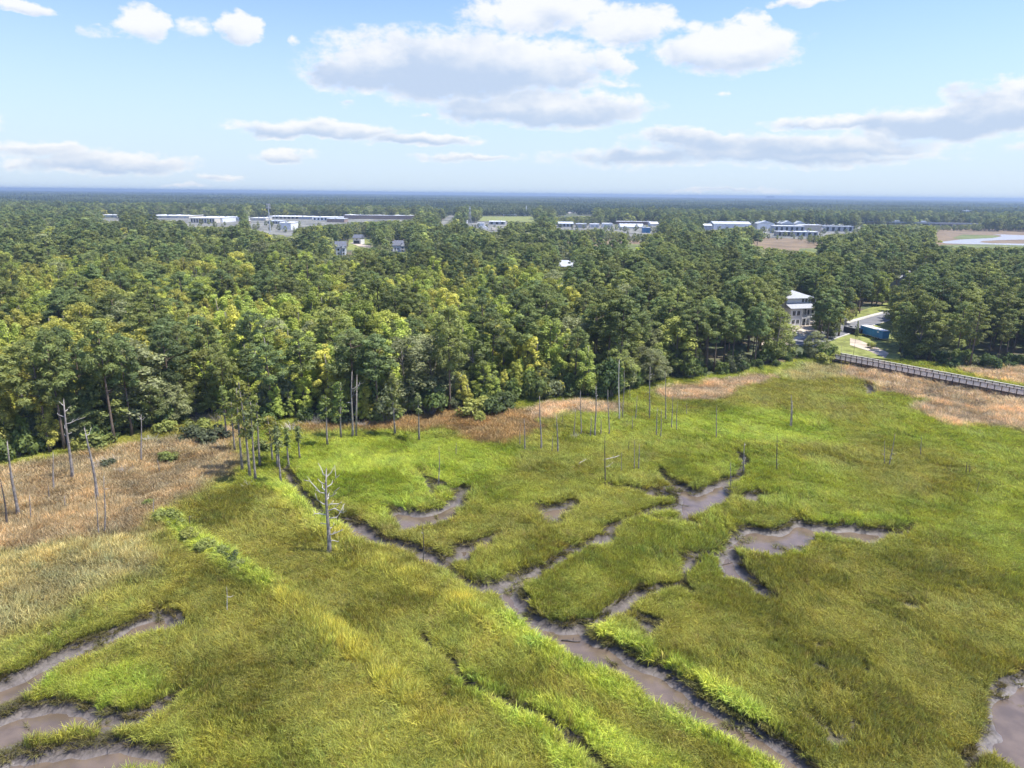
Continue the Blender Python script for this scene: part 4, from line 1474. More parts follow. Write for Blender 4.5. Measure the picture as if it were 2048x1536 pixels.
def window(parent, x0, x1, z0, z1, y, face='y', frame=True):
    """window on a wall; face y: wall plane at y facing the camera, face x: wall plane at x"""
    mb = MB(); fr = MB(); e = .07
    if face == 'y':
        mb.box(x0, x1, y - .04, y + .02, z0, z1)
        for q in ((x0 - e, x1 + e, z1, z1 + e), (x0 - e, x1 + e, z0 - e, z0), (x0 - e, x0, z0, z1), (x1, x1 + e, z0, z1), ((x0 + x1) / 2 - .03, (x0 + x1) / 2 + .03, z0, z1)):
            fr.box(q[0], q[1], y - .07, y + .02, q[2], q[3])
    else:
        mb.box(y - .02, y + .04, x0, x1, z0, z1)
        for q in ((x0 - e, x1 + e, z1, z1 + e), (x0 - e, x1 + e, z0 - e, z0), (x0 - e, x0, z0, z1), (x1, x1 + e, z0, z1)):
            fr.box(y - .02, y + .07, q[0], q[1], q[2], q[3])
    w = mb.build('window', M['glass'], parent)
    if frame: fr.build('frame', M['white'], w)
    return w


def build_big_house():
    p = P3(1593, 649, ZL)
    r = empty('balcony_house', (p.x, p.y, ZL), math.radians(15))
    tag(r, 'white three-storey house with grey hip roofs and stacked balconies among the pines', 'house')
    w = MB(); w.box(-5, 5, .2, 10, 0, 9.4); w.build('wall', M['white'], r)
    f = MB(); f.hip(-5.7, 5.9, -.9, 10.7, 9.42, 2.1); f.build('roof', M['roof_grey'], r)
    # projecting lower front with its own roof
    w = MB(); w.box(-5, -.4, -2.8, .19, 0, 6.4); w.build('wall', M['white'], r)
    f = MB()
    f.raw([(-5.6, -3.5, 6.42), (4.9, -3.5, 6.42), (4.9, .15, 7.75), (-5.6, .15, 7.75), (-5.6, -3.5, 6.22), (4.9, -3.5, 6.22), (4.9, .15, 6.22), (-5.6, .15, 6.22)],
          [(0, 1, 2, 3), (4, 7, 6, 5), (0, 4, 5, 1), (1, 5, 6, 2), (3, 2, 6, 7), (0, 3, 7, 4)])
    f.build('porch_roof', M['roof_grey'], r)
    for z in (3.0, ):
        d = MB(); d.box(-.38, 4.8, -3.0, .18, z - .35, z); d.build('balcony_floor', M['white'], r)
        ra = MB(); ra.box(-.38, 4.8, -2.98, -2.9, z + .92, z + 1.0)
        for j in range(26):
            ra.box(-.3 + j * .2, -.25 + j * .2, -2.96, -2.92, z, z + .92)
        ra.box(4.72, 4.8, -2.89, .1, z + .92, z + 1.0)
        for j in range(14):
            ra.box(4.74, 4.78, -2.8 + j * .2, -2.75 + j * .2, z, z + .92)
        o = ra.build('railing', M['white'], r); o['kind'] = 'stuff'
    for x in (-.2, 1.5, 3.1, 4.62):
        c = MB(); c.box(x - .14, x + .14, -3.0, -2.72, 0, 2.64); c.box(x - .12, x + .12, -2.98, -2.74, 3.01, 6.21); c.build('column', M['white'], r)
    # top corner porch
    d = MB(); d.box(5.02, 7.4, .4, 6.0, 6.1, 6.4); d.build('balcony_floor', M['white'], r)
    f = MB(); f.box(5.92, 7.7, .1, 6.3, 9.3, 9.55); f.build('porch_roof', M['roof_grey'], r)
    for y in (.55, 3.1, 5.8):
        c = MB(); c.box(7.1, 7.34, y - .12, y + .12, 0, 6.09); c.box(7.1, 7.34, y - .12, y + .12, 6.41, 9.29); c.build('column', M['white'], r)
    ra = MB(); ra.box(7.3, 7.38, .45, 6, 7.3, 7.38)
    for j in range(27): ra.box(7.32, 7.36, .5 + j * .2, .55 + j * .2, 6.41, 7.3)
    o = ra.build('railing', M['white'], r); o['kind'] = 'stuff'
    for x in (.1, 1.5, 2.9):
        window(r, x, x + 1.0, 3.3, 5.5, .2)
        window(r, x, x + 1.0, .6, 2.4, .2)
    for x in (1.2, 2.6): window(r, x, x + .9, 8.0, 9.1, .2)
    for x in (-4.2, -2.4): window(r, x, x + 1.1, 3.8, 5.4, -2.8)
    for x in (-4.2, -2.4): window(r, x, x + 1.1, .9, 2.3, -2.8)
    for y in (1.2, 3.6): window(r, y, y + 1.2, 6.6, 8.9, 5.0, 'x')
    dr = MB(); dr.box(4.0, 4.9, .13, .19, 3.02, 5.2); d = dr.build('door', M['glass'], r)
    MB().box(4.08, 4.14, .08, .128, 3.95, 4.1).build('handle', M['steel'], d)


build_big_house()


def gable_house(px, py, w, d, h, rz, wall, roof, label, wings=(), z=ZL, wins=((-.3, .6), (.3, .6)), rise=2.6, axis='x', cat='house', name='house'):
    p = P3(px, py, z)
    r = empty(name, (p.x, p.y, z), math.radians(rz))
    tag(r, label, cat)
    MB().box(-w / 2, w / 2, 0, d, 0, h).build('wall', M[wall], r)
    MB().gable(-w / 2 - .5, w / 2 + .5, -.5, d + .5, h + .01, rise, axis).build('roof', M[roof], r)
    if axis == 'y':
        MB().raw([(-w / 2, -.02, h + .2), (w / 2, -.02, h + .2), (0, -.02, h + .2 + rise * .95), (-w / 2, .1, h + .2), (w / 2, .1, h + .2), (0, .1, h + .2 + rise * .95)],
                 [(0, 1, 2), (5, 4, 3), (0, 3, 4, 1), (1, 4, 5, 2), (2, 5, 3, 0)])
    for (x, y0, ww, dd, hh, rs) in wings:
        MB().box(x - ww / 2, x + ww / 2, y0, y0 + dd, 0, hh).build('wing_wall', M[wall], r)
        MB().gable(x - ww / 2 - .35, x + ww / 2 + .35, y0 - .35, y0 + dd + 1.5, hh + .02, rs, 'y').build('wing_roof', M[roof], r)
        MB().raw([(x - ww / 2, y0 - .37, hh + .2), (x + ww / 2, y0 - .37, hh + .2), (x, y0 - .37, hh + .1 + rs)], [(0, 1, 2)]).build('gable_end', M[wall], r)
        window(r, x - .6, x + .6, hh * .55, hh * .85, y0)
        window(r, x - .6, x + .6, hh * .12, hh * .4, y0)
    for fx, fz in wins:
        window(r, fx * w - .55, fx * w + .55, h * fz - .7, h * fz + .7, 0)
    return r


gable_house(1812, 578, 13, 11, 5.2, 18, 'white', 'roof_grey', 'low house with grey shingled gables behind the pines above the boardwalk',
            wings=((-3.2, -3.0, 5.0, 3.0, 4.6, 2.0), (4.0, -1.6, 3.6, 1.6, 4.2, 1.6)), rise=3.2)
gable_house(682, 510, 7.4, 8, 6.0, 12, 'white', 'roof_dark', 'white house with steep twin gables and dark roof in the western woods',
            wings=((-1.6, -2.0, 3.1, 2.0, 5.6, 2.7), (2.0, -2.8, 2.6, 2.8, 5.0, 2.5)), rise=3.4, wins=())
b = gable_house(714, 488, 7.4, 8, 5.0, -12, 'white', 'roof_dark', 'white garage house with wide dark door beside the sandy drive', rise=2.8, wins=((0, .8),))
MB().box(-2.9, 2.6, -.06, .0, .3, 2.9).build('garage_door', M['black'], b)
b = gable_house(797, 504, 8.6, 8, 4.8, 20, 'white', 'roof_dark', 'white house with broad dark blue-grey roof and side chimney wing',
                wings=((2.8, -1.8, 3.0, 1.8, 4.4, 2.2),), rise=3.6, wins=((-.28, .5), (-.05, .5)))
MB().box(-3.4, -2.6, 3.4, 4.2, 7.4, 9.4).build('chimney', M['brick'], b)
gable_house(1137, 552, 13, 10, 5.0, -24, 'tan_wall', 'roof_metal', 'pale metal-roofed house alone in the middle of the woods', rise=3.0)
sheet('driveway', [(700, 486), (708, 484), (746, 492), (744, 498), (716, 492)], ZL + .08, M['sand'])
sheet('yard', [(694, 500), (698, 480), (730, 476), (756, 488), (750, 504)], ZL + .04, M['lawn'])


# ------------------------------------------------------------------ things on the lots
def wheel(parent, x, y, r=.5, w=.28):
    k = MB(); k.tube([(x, y - w / 2, r), (x, y + w / 2, r)], [r, r], 12); t = k.build('wheel', M['tyre'], parent)
    k = MB(); k.tube([(x, y - w / 2 - .02, r), (x, y - w / 2 + .02, r)], [r * .55, r * .55], 10); k.build('rim', M['steel'], t)


def build_trailer():
    a = P3(1719, 669, ZL); b = P3(1771, 684, ZL)
    d = b - a; L = 10.6
    r = empty('box_trailer', (a.x, a.y, ZL + .06), math.atan2(d.y, d.x))
    tag(r, 'long blue box trailer with a white roof parked on the lawn', 'trailer')
    MB().box(0, L, 0, 2.5, .62, 3.0).build('body', M['blue'], r)
    MB().box(-.05, L + .05, -.04, 2.54, 3.01, 3.13).build('roof', M['white'], r)
    m_ = MB()
    for i in range(14): m_.box(.2 + i * .76, .28 + i * .76, -.03, -.003, .72, 2.92)
    m_.build('side_ribs', M['blue'], r)
    MB().box(0, L, -.05, -.004, .50, .61).build('side_rail', M['steel'], r)
    MB().box(L - 2.6, L - 1.7, -.036, -.031, 2.2, 2.6).build('sign_plate', M['white'], r)
    for x in (L - 3.4, L - 2.1):
        for y in (.25, 2.25): wheel(r, x, y, .34)
    for y in (.5, 2.1):
        MB().box(2.5, 2.65, y - .07, y + .07, 0, .6).box(2.35, 2.8, y - .2, y + .2, 0, .05).build('landing_leg', M['steel'], r)
    MB().box(L - .01, L + .12, .1, 2.4, .3, .45).build('rear_bumper', M['steel'], r)


def build_dumpster():
    a = P3(1686, 664, ZL); b = P3(1711, 670, ZL); d = b - a
    r = empty('dumpster', (a.x, a.y, ZL + .15), math.atan2(d.y, d.x))
    tag(r, 'black open-top roll-off dumpster at the end of the road', 'dumpster')
    L, W, Hh = 6.4, 2.4, 1.9
    m_ = MB(); m_.box(0, L, 0, W, .2, .3); m_.box(0, L, 0, .08, .3, Hh); m_.box(0, L, W - .08, W, .3, Hh); m_.box(0, .08, .08, W - .08, .3, Hh); m_.box(L - .08, L, .08, W - .08, .3, Hh)
    m_.build('body', M['black'], r)
    for i in range(8):
        MB().box(.2 + i * .84, .3 + i * .84, -.1, -.005, .25, Hh - .1).build('rib', M['black'], r)
    MB().box(-.06, L + .06, -.08, .1, Hh + .003, Hh + .1).box(-.06, L + .06, W - .1, W + .08, Hh + .003, Hh + .1).build('rim', M['steel'], r)
    for x in (.6, L - .6): MB().tube([(x, .2, .1), (x, W - .2, .1)], [.1, .1], 8).build('roller', M['steel'], r)
    rg = np.random.default_rng(5); m_ = MB()
    for i in range(26):
        x, y = rg.uniform(.3, L - .9), rg.uniform(.2, W - .7); s = rg.uniform(.25, .6)
        m_.box(x, x + s, y, y + s * .8, 1.2, 1.45 + rg.uniform(0, .5))
    o = m_.build('rubbish', M['concrete'], r); o['kind'] = 'stuff'


def build_pillar():
    p = P3(1688, 650, ZL)
    r = empty('gate_pillar', (p.x, p.y, ZL + .06), .3)
    tag(r, 'square stone pillar with a white cap beside the road', 'pillar')
    MB().box(-.55, .55, -.55, .55, 0, 2.1).build('shaft', M['stone'], r)
    MB().box(-.72, .72, -.72, .72, 2.11, 2.3).hip(-.66, .66, -.66, .66, 2.305, .22, .6, .03).build('cap', M['white'], r)


def build_rubble(px, py, seed, label):
    rg = np.random.default_rng(seed)
    p = P3(px, py, ZL)
    m_ = MB()
    for i in range(90):
        a = rg.uniform(0, 6.28); R = 4.2 * math.sqrt(rg.random()); s = rg.uniform(.25, .8)
        z = max(1.5 * (1 - R / 4.2), 0) * rg.uniform(.3, 1)
        c = np.array((R * math.cos(a), R * math.sin(a), z + .1))
        vs = [c + s * .5 * np.array(q) * rg.uniform(.6, 1.2, 3) for q in [(x, y, zz) for zz in (-1, 1) for y in (-1, 1) for x in (-1, 1)]]
        m_.raw(vs, [(0, 2, 3, 1), (4, 5, 7, 6), (0, 1, 5, 4), (2, 6, 7, 3), (0, 4, 6, 2), (1, 3, 7, 5)])
    o = m_.build('rubble_heap', M['concrete'], None, loc=(p.x, p.y, ZL + .05))
    tag(o, label, 'rubble', kind='stuff')


build_trailer()
build_dumpster()
build_pillar()
build_rubble(1605, 670, 3, 'pale heap of broken building rubble on the sandy lot')

# ------------------------------------------------------------------ dead trees standing in the marsh
def marsh_z(x, y):
    return float(ground_z(np.array([x]), np.array([y]))[0])


def build_snag(bx, by, tx, ty, label, mat='dead', r0=.17, branches=(), seed=0, name='dead_tree', double=None, roots=False):
    """base and top in photo coordinates; the trunk leans in the plane facing the viewer"""
    rg = np.random.default_rng(seed + int(bx) * 7 + int(by))
    b = at(bx, by, .1)
    D = b[1]
    d = pix_dir(tx, ty); t = D / d[1]
    top = np.array((d[0] * t, D + rg.normal(0, .25), CAM_H + d[2] * t))
    h = top[2] - b[2]
    z0 = marsh_z(b[0], b[1])
    o = empty(name, (b[0], b[1], z0))
    tag(o, label, 'dead tree')
    lx, ly = top[0] - b[0], top[1] - b[1]
    mb = MB(); ks = 7
    ph = rg.uniform(0, 6.28)
    lx += rg.normal(0, .01) * h; wv = rg.uniform(.05, .12)
    pts = [np.array((lx * u + wv * math.sin(ph + 5 * u) * h * .1, ly * u + wv * math.cos(ph + 4 * u) * h * .1, -.4 + (h + .4) * u)) for u in np.linspace(0, 1, ks)]
    pts[0][:2] = 0
    mb.tube(pts, [r0 * 1.7, r0 * 1.08, r0 * .92, r0 * .8, r0 * .66, r0 * .5, r0 * .3], 8)
    # splintered tip
    mb.tube([pts[-1], pts[-1] + np.array((.04, 0, .25))], [r0 * .2, .012], 4)
    mb.build('trunk', M[mat], o, True)
    if double:
        m2 = MB(); dx, hs = double
        m2.tube([(dx, .2, -.4), (dx * 1.05 + lx * .5, .2, h * hs * .5), (dx * 1.1 + lx, .2, h * hs)], [r0 * 1.1, r0 * .8, r0 * .25], 7)
        m2.build('trunk', M[mat], o, True)

    def on(u):
        i = min(int(u * (ks - 1)), ks - 2); f = u * (ks - 1) - i
        return pts[i] * (1 - f) + pts[i + 1] * f
    for (u, ang, L, rise) in branches:        # fraction up, bearing (deg), length, rise
        a = on(u); an = math.radians(ang)
        dv = np.array((math.cos(an), math.sin(an), 0))
        an += rg.normal(0, .35); dv = np.array((math.cos(an), math.sin(an), 0)); L *= rg.uniform(.7, 1.25); rise *= rg.uniform(.5, 1.4)
        jg = rg.normal(0, .09 * L, (3, 3))
        p1 = a + dv * L * .35 + np.array((0, 0, rise * L * .08)) + jg[0]; p2 = a + dv * L * .72 + np.array((0, 0, rise * L * .5)) + jg[1]; p3 = a + dv * L + np.array((0, 0, rise * L)) + jg[2]
        br = MB(); rr = max(r0 * .36, .035)
        br.tube([a, p1, p2, p3], [rr, rr * .8, rr * .55, rr * .2], 5)
        if L > 1.6:
            for q, sg in ((p1, 1), (p2, -1)):
                e = q + (dv + sg * .7 * np.array((-dv[1], dv[0], 0))) * L * .22 + np.array((0, 0, L * .22))
                br.tube([q, (q + e) / 2 + .04, e], [rr * .5, rr * .35, rr * .1], 4)
        br.build('branch', M['dead_pale'], o, True)
    if roots:
        m2 = MB()
        for j in range(9):
            a = j * .7; q = np.array((math.cos(a), math.sin(a), 0))
            m2.tube([q * .1 + (0, 0, .5), q * .5 + (0, 0, .35 + .3 * rg.random()), q * (.9 + .4 * rg.random()) + (0, 0, -.2 + .6 * rg.random())], [.14, .09, .03], 5)
        m2.build('root', M['dead_dark'], o, True)
    return o


BIG = [(.18, 10, 1.5, .55), (.28, -12, 2.1, .55), (.34, 20, 1.3, .5), (.40, 190, .9, .3), (.46, 5, 2.4, .35), (.50, 200, 1.7, .3),
       (.54, -20, 2.7, .45), (.60, 15, 1.8, .45), (.62, 170, 1.6, .8), (.66, 60, 1.2, .5), (.70, -5, 1.6, .8), (.74, 185, 2.0, .95),
       (.76, 120, 1.2, .6), (.80, 20, 1.5, 1.1), (.84, 165, 1.3, 1.1), (.87, -60, .9, .8), (.90, 30, .9, 1.3), (.93, 160, .8, 1.3)]
build_snag(657, 1110, 657, 938, 'tall grey dead tree with many bleached limbs standing beside the creek', 'dead', .24, BIG, 1)
SN = [  # base x, y, top x, y, radius, material, label, branches
    (37, 1034, 17, 880, .2, 'dead', 'straight grey snag in the tan reeds at the western edge', ((.55, 10, .7, .5), (.6, 180, .5, .4))),
    (14, 1056, 2, 960, .14, 'dead_dark', 'thin dark snag cut by the left picture edge', ()),
    (108, 985, 102, 905, .13, 'dead', 'short bare stump pole between the two tallest western snags', ()),
    (145, 962, 126, 798, .22, 'dead', 'branchy dead trunk with bent limbs before the western wood', ((.5, 10, .7, .4), (.58, 170, 1.2, .15), (.66, 175, 1.4, .35), (.72, 5, 2.6, .45), (.8, 190, 1.0, .6), (.86, 12, 1.6, .7), (.6, 30, .8, .4), (.93, 160, .7, .7))),
    (196, 1006, 176, 852, .2, 'dead', 'leaning grey snag with short stubs in the tan reeds', ((.55, 20, .6, .5), (.62, 170, .5, .5), (.9, 30, 1.0, .7), (.75, 15, .4, .5))),
    (283, 928, 279, 830, .14, 'dead', 'slim pole snag with a small fork at its top', ((.9, 20, .6, .9), (.9, 165, .6, .9))),
    (199, 1074, 188, 980, .08, 'dead', 'hair-thin leaning pole, left of a pair at the reed edge', ()),
    (207, 1072, 205, 952, .1, 'dead', 'thin upright pole, right of a pair at the reed edge', ((.8, 20, 1.0, .4),)),
    (59, 1046, 57, 988, .08, 'dead', 'short thin stick snag beside the straight western snag', ()),
    (130, 1022, 129, 990, .1, 'dead', 'knee-high dark stub alone in the tan reeds', ()),
    (97, 1000, 98, 970, .07, 'dead', 'tiny dead stick left of the short stump pole', ()),
    (321, 948, 320, 916, .09, 'dead', 'short pale stub on the reed slope below the forest', ()),
    (307, 1034, 306, 998, .08, 'dead', 'small dark stub at the top of the green shrub line', ()),
    (381, 1056, 378, 1030, .07, 'dead_dark', 'crooked black stub among the green ridge shrubs', ((.9, 20, .4, .3),)),
    (455, 1228, 453, 1174, .05, 'dead_pale', 'faint pale twig standing in the olive grass', ((.7, 20, .7, .2),)),
    (847, 1130, 845, 1045, .07, 'dead_dark', 'thin dark stick on the bank of the upper creek branch', ((.8, 160, .4, .3),)),
    (878, 964, 878, 888, .09, 'dead', 'thin upright pole above the western mud pool', ()),
    (912, 912, 912, 886, .08, 'dead', 'short stub near the brown grass patch', ()),
    (704, 876, 704, 742, .19, 'dead', 'twin pale dead trunk at the forest edge with swept limbs', ((.55, 170, 1.2, .1), (.72, 10, 1.9, 1.1), (.76, 20, 2.3, 1.1), (.66, 15, 1.6, .9))),
    (1082, 902, 1080, 792, .15, 'dead', 'tall grey pole in front of the pink reed patch', ()),
    (1116, 908, 1115, 830, .14, 'dead', 'stout pale pole right of the tall grey one', ()),
    (1104, 908, 1105, 872, .08, 'dead', 'short pole between two stouter grey poles', ()),
    (1050, 903, 1049, 836, .12, 'dead', 'dark-topped pole in the brown grass patch', ()),
    (1039, 893, 1040, 850, .08, 'dead', 'thin pole left of the dark-topped pole', ()),
    (1122, 852, 1126, 830, .07, 'dead_dark', 'small dark leaning stake above the pink patch', ()),
    (1148, 878, 1150, 818, .1, 'dead', 'slender grey pole before a tangle of pale twigs', ((.2, 20, 1.0, .3),)),
    (1162, 872, 1162, 780, .11, 'dead', 'pale stub-topped pole rising from the reed edge', ()),
    (1181, 876, 1182, 830, .1, 'dead', 'dark-based pole among the central poles', ()),
    (1190, 874, 1193, 770, .15, 'dead', 'furry lichen-covered pole in front of the forest', ((.8, 20, .4, .6), (.86, 160, .4, .6), (.9, 70, .4, .6))),
    (1202, 872, 1202, 838, .12, 'dead', 'stubby broad pole with a white split side', ()),
    (1218, 872, 1218, 780, .11, 'dead', 'straight pole with dark foot east of the stubby pole', ()),
    (1210, 966, 1210, 868, .1, 'dead_dark', 'dark solitary stem with flared black foot by the creek', ((.4, 15, 1.6, .35),)),
    (1238, 842, 1239, 720, .14, 'dead_pale', 'tall pale snag standing higher than its neighbours', ()),
    (1246, 838, 1246, 742, .09, 'dead', 'thin companion just behind the tall pale snag', ()),
    (1260, 800, 1260, 772, .08, 'dead', 'short pole at the foot of the dark pines', ()),
    (1253, 860, 1254, 838, .06, 'dead_dark', 'small dark stub south of the tall pale snag', ()),
    (1264, 862, 1266, 830, .07, 'dead', 'thin short stick between the central poles', ()),
    (1271, 842, 1274, 790, .1, 'dead', 'mid-sized grey pole at the edge of the pink strip', ()),
    (1298, 840, 1302, 732, .13, 'dead', 'tall snag with a bent side limb near the forest', ((.55, 160, 1.6, -.7), (.86, 20, .6, .5), (.8, 15, 1.0, .8))),
    (1332, 842, 1333, 742, .11, 'dead', 'tall straight pole against the dark forest', ()),
    (1312, 876, 1314, 816, .12, 'dead', 'dark-footed pole with a white splinter, left of a pair', ((.95, 30, .5, .6),)),
    (1321, 878, 1324, 818, .1, 'dead', 'slim dark pole, right of a pair', ()),
    (1344, 858, 1346, 790, .1, 'dead', 'faint grey pole east of the tall straight pole', ()),
    (1353, 864, 1355, 806, .09, 'dead', 'easternmost thin pole of the central group', ()),
    (1374, 832, 1374, 808, .09, 'dead', 'short stake alone in the bright grass', ()),
    (1242, 946, 1243, 905, .06, 'dead', 'very thin stem west of the twin stems by the creek', ()),
    (1269, 942, 1270, 880, .07, 'dead', 'left of two thin stems above the mud pool', ()),
    (1278, 942, 1279, 888, .1, 'dead', 'right of two thin stems above the mud pool, pale sided', ()),
    (1256, 904, 1258, 880, .06, 'dead_dark', 'tiny dark stick north of the twin stems', ()),
    (1432, 878, 1433, 812, .1, 'dead', 'single short pole in the bright northern grass', ()),
    (1581, 856, 1583, 788, .13, 'dead', 'double pole snag alone in the northern grass', ()),
    (1487, 946, 1490, 882, .12, 'dead', 'broken snag with torn white top beside the narrow channel', ((.95, 30, .5, .4), (.5, 20, .8, .5), (.3, 170, .5, .3))),
    (1462, 976, 1462, 918, .08, 'dead', 'thin snag with an upturned black root plate on the mud', ((.6, 80, .5, .3),)),
    (1555, 946, 1556, 870, .09, 'dead_dark', 'dark stem with a torn pale foot in the eastern grass', ((.25, 20, .7, .5), (.35, 40, .5, .6))),
    (1778, 934, 1790, 866, .09, 'dead', 'leaning stem of a broken group in the eastern grass', ((.3, 20, .7, .5), (.45, 10, .8, .3), (.35, 170, .6, .6))),
    (1770, 932, 1770, 880, .07, 'dead', 'upright stem just west of the leaning eastern stem', ((.5, 160, .5, .3),)),
    (1842, 914, 1842, 870, .07, 'dead', 'faint small snag in the far eastern grass', ()),
    (1932, 952, 1932, 922, .08, 'dead_dark', 'pair of low dark sticks near the right edge of the marsh', ()),
    (1951, 990, 1952, 960, .05, 'dead', 'pale thin twig south of the low dark sticks', ()),
    (1682, 752, 1684, 690, .07, 'dead', 'thin dead pole beside the start of the boardwalk', ()),
    (216, 772, 205, 700, .12, 'dead_pale', 'bleached dead top showing among the western pines', ()),
]
for i, (bx, by, tx, ty, r0, mat, lab, br) in enumerate(SN):
    build_snag(bx, by, tx, ty, lab, mat, r0, br, i, 'dead_tree',
               double=(.7, .95) if 'twin pale' in lab else (.35, .82) if 'double' in lab else (.8, .8) if 'pair of low' in lab else None,
               roots='root plate' in lab)

# ------------------------------------------------------------------ living trees along the marsh edge, placed one by one
CY = [  # base x, y, top y, kind, colour, label
    (485, 945, 772, 0, (.17, .19, .05), 'westernmost slender cypress of the clump at the reed corner'),
    (500, 958, 760, 1, (.20, .20, .05), 'tallest yellow-tufted cypress of the clump at the reed corner'),
    (512, 968, 800, 2, (.14, .16, .06), 'bare-stemmed cypress leaning at the front of the clump'),
    (520, 935, 785, 0, (.19, .21, .05), 'middle cypress of the clump with a thick feathery crown'),
    (545, 925, 830, 1, (.23, .21, .05), 'golden-topped small cypress east of the clump'),
    (556, 938, 840, 2, (.20, .20, .06), 'thin cypress on the bank where the ditch begins'),
    (562, 968, 850, 2, (.13, .15, .06), 'nearly bare cypress closest to the narrow ditch'),
    (578, 935, 850, 2, (.15, .18, .05), 'easternmost thin cypress beside the green marsh'),
    (600, 920, 850, 2, (.14, .16, .06), 'sparse low cypress east of the ditch head'),
    (655, 892, 790, 2, (.15, .18, .05), 'vine-wrapped pole tree with a small top at the brown strip'),
    (682, 878, 762, 1, (.14, .18, .045), 'light green slim tree just west of the twin dead trunk'),
    (790, 872, 745, 1, (.17, .18, .055), 'slim tree with olive crown and long shadow at the grass edge'),
    (838, 882, 785, 2, (.16, .18, .07), 'pale moss-hung pole tree at the grass edge'),
    (455, 880, 770, 1, (.16, .19, .05), 'slender tree behind the western end of the reed corner'),
    (470, 905, 800, 0, (.18, .19, .05), 'short cypress half hidden behind the clump'),
]
for bx, by, ty, k, col, lab in CY:
    b = at(bx, by, .2)
    h = max(height_at(bx, ty, b[1]) - .2, 4.0)
    plant(CYPS[k], 'cypress_tree', b[0], b[1], .75 + .02 * h, h / 13.0, float(rng.uniform(0, 6.28)), [1.5 * q for q in col], lab, 'cypress')
# tall front pines whose bare trunks show
FP = [(230, 888, 645, 3, 'tall pine with a long pale bare trunk at the western forest edge'), (265, 872, 668, 1, 'second tall bare-trunked pine beside the pale one'),
      (130, 900, 660, 0, 'broad pine behind the branchy dead trunk'), (100, 905, 690, 2, 'dark pine near the western picture edge'),
      (176, 880, 700, 4, 'leaning pine between the two western dead trunks'), (1706, 714, 640, 3, 'lone thin pine with a tiny crown beside the dumpster'),
      (452, 838, 690, 5, 'pine standing above the cypress clump'), (900, 822, 615, 2, 'tall dark round-topped pine at the middle of the forest front')]
for bx, by, ty, k, lab in FP:
    b = at(bx, by, .5)
    h = height_at(bx, ty, b[1]) - .5
    thin = .35 if 'lone thin' in lab else 1.0
    plant(PINES[k], 'pine_tree', b[0], b[1], h / 22.0 * thin, h / 22.0, float(rng.uniform(0, 6.28)), LEAF_PINE[k % 3] * 1.1, lab, 'pine tree')


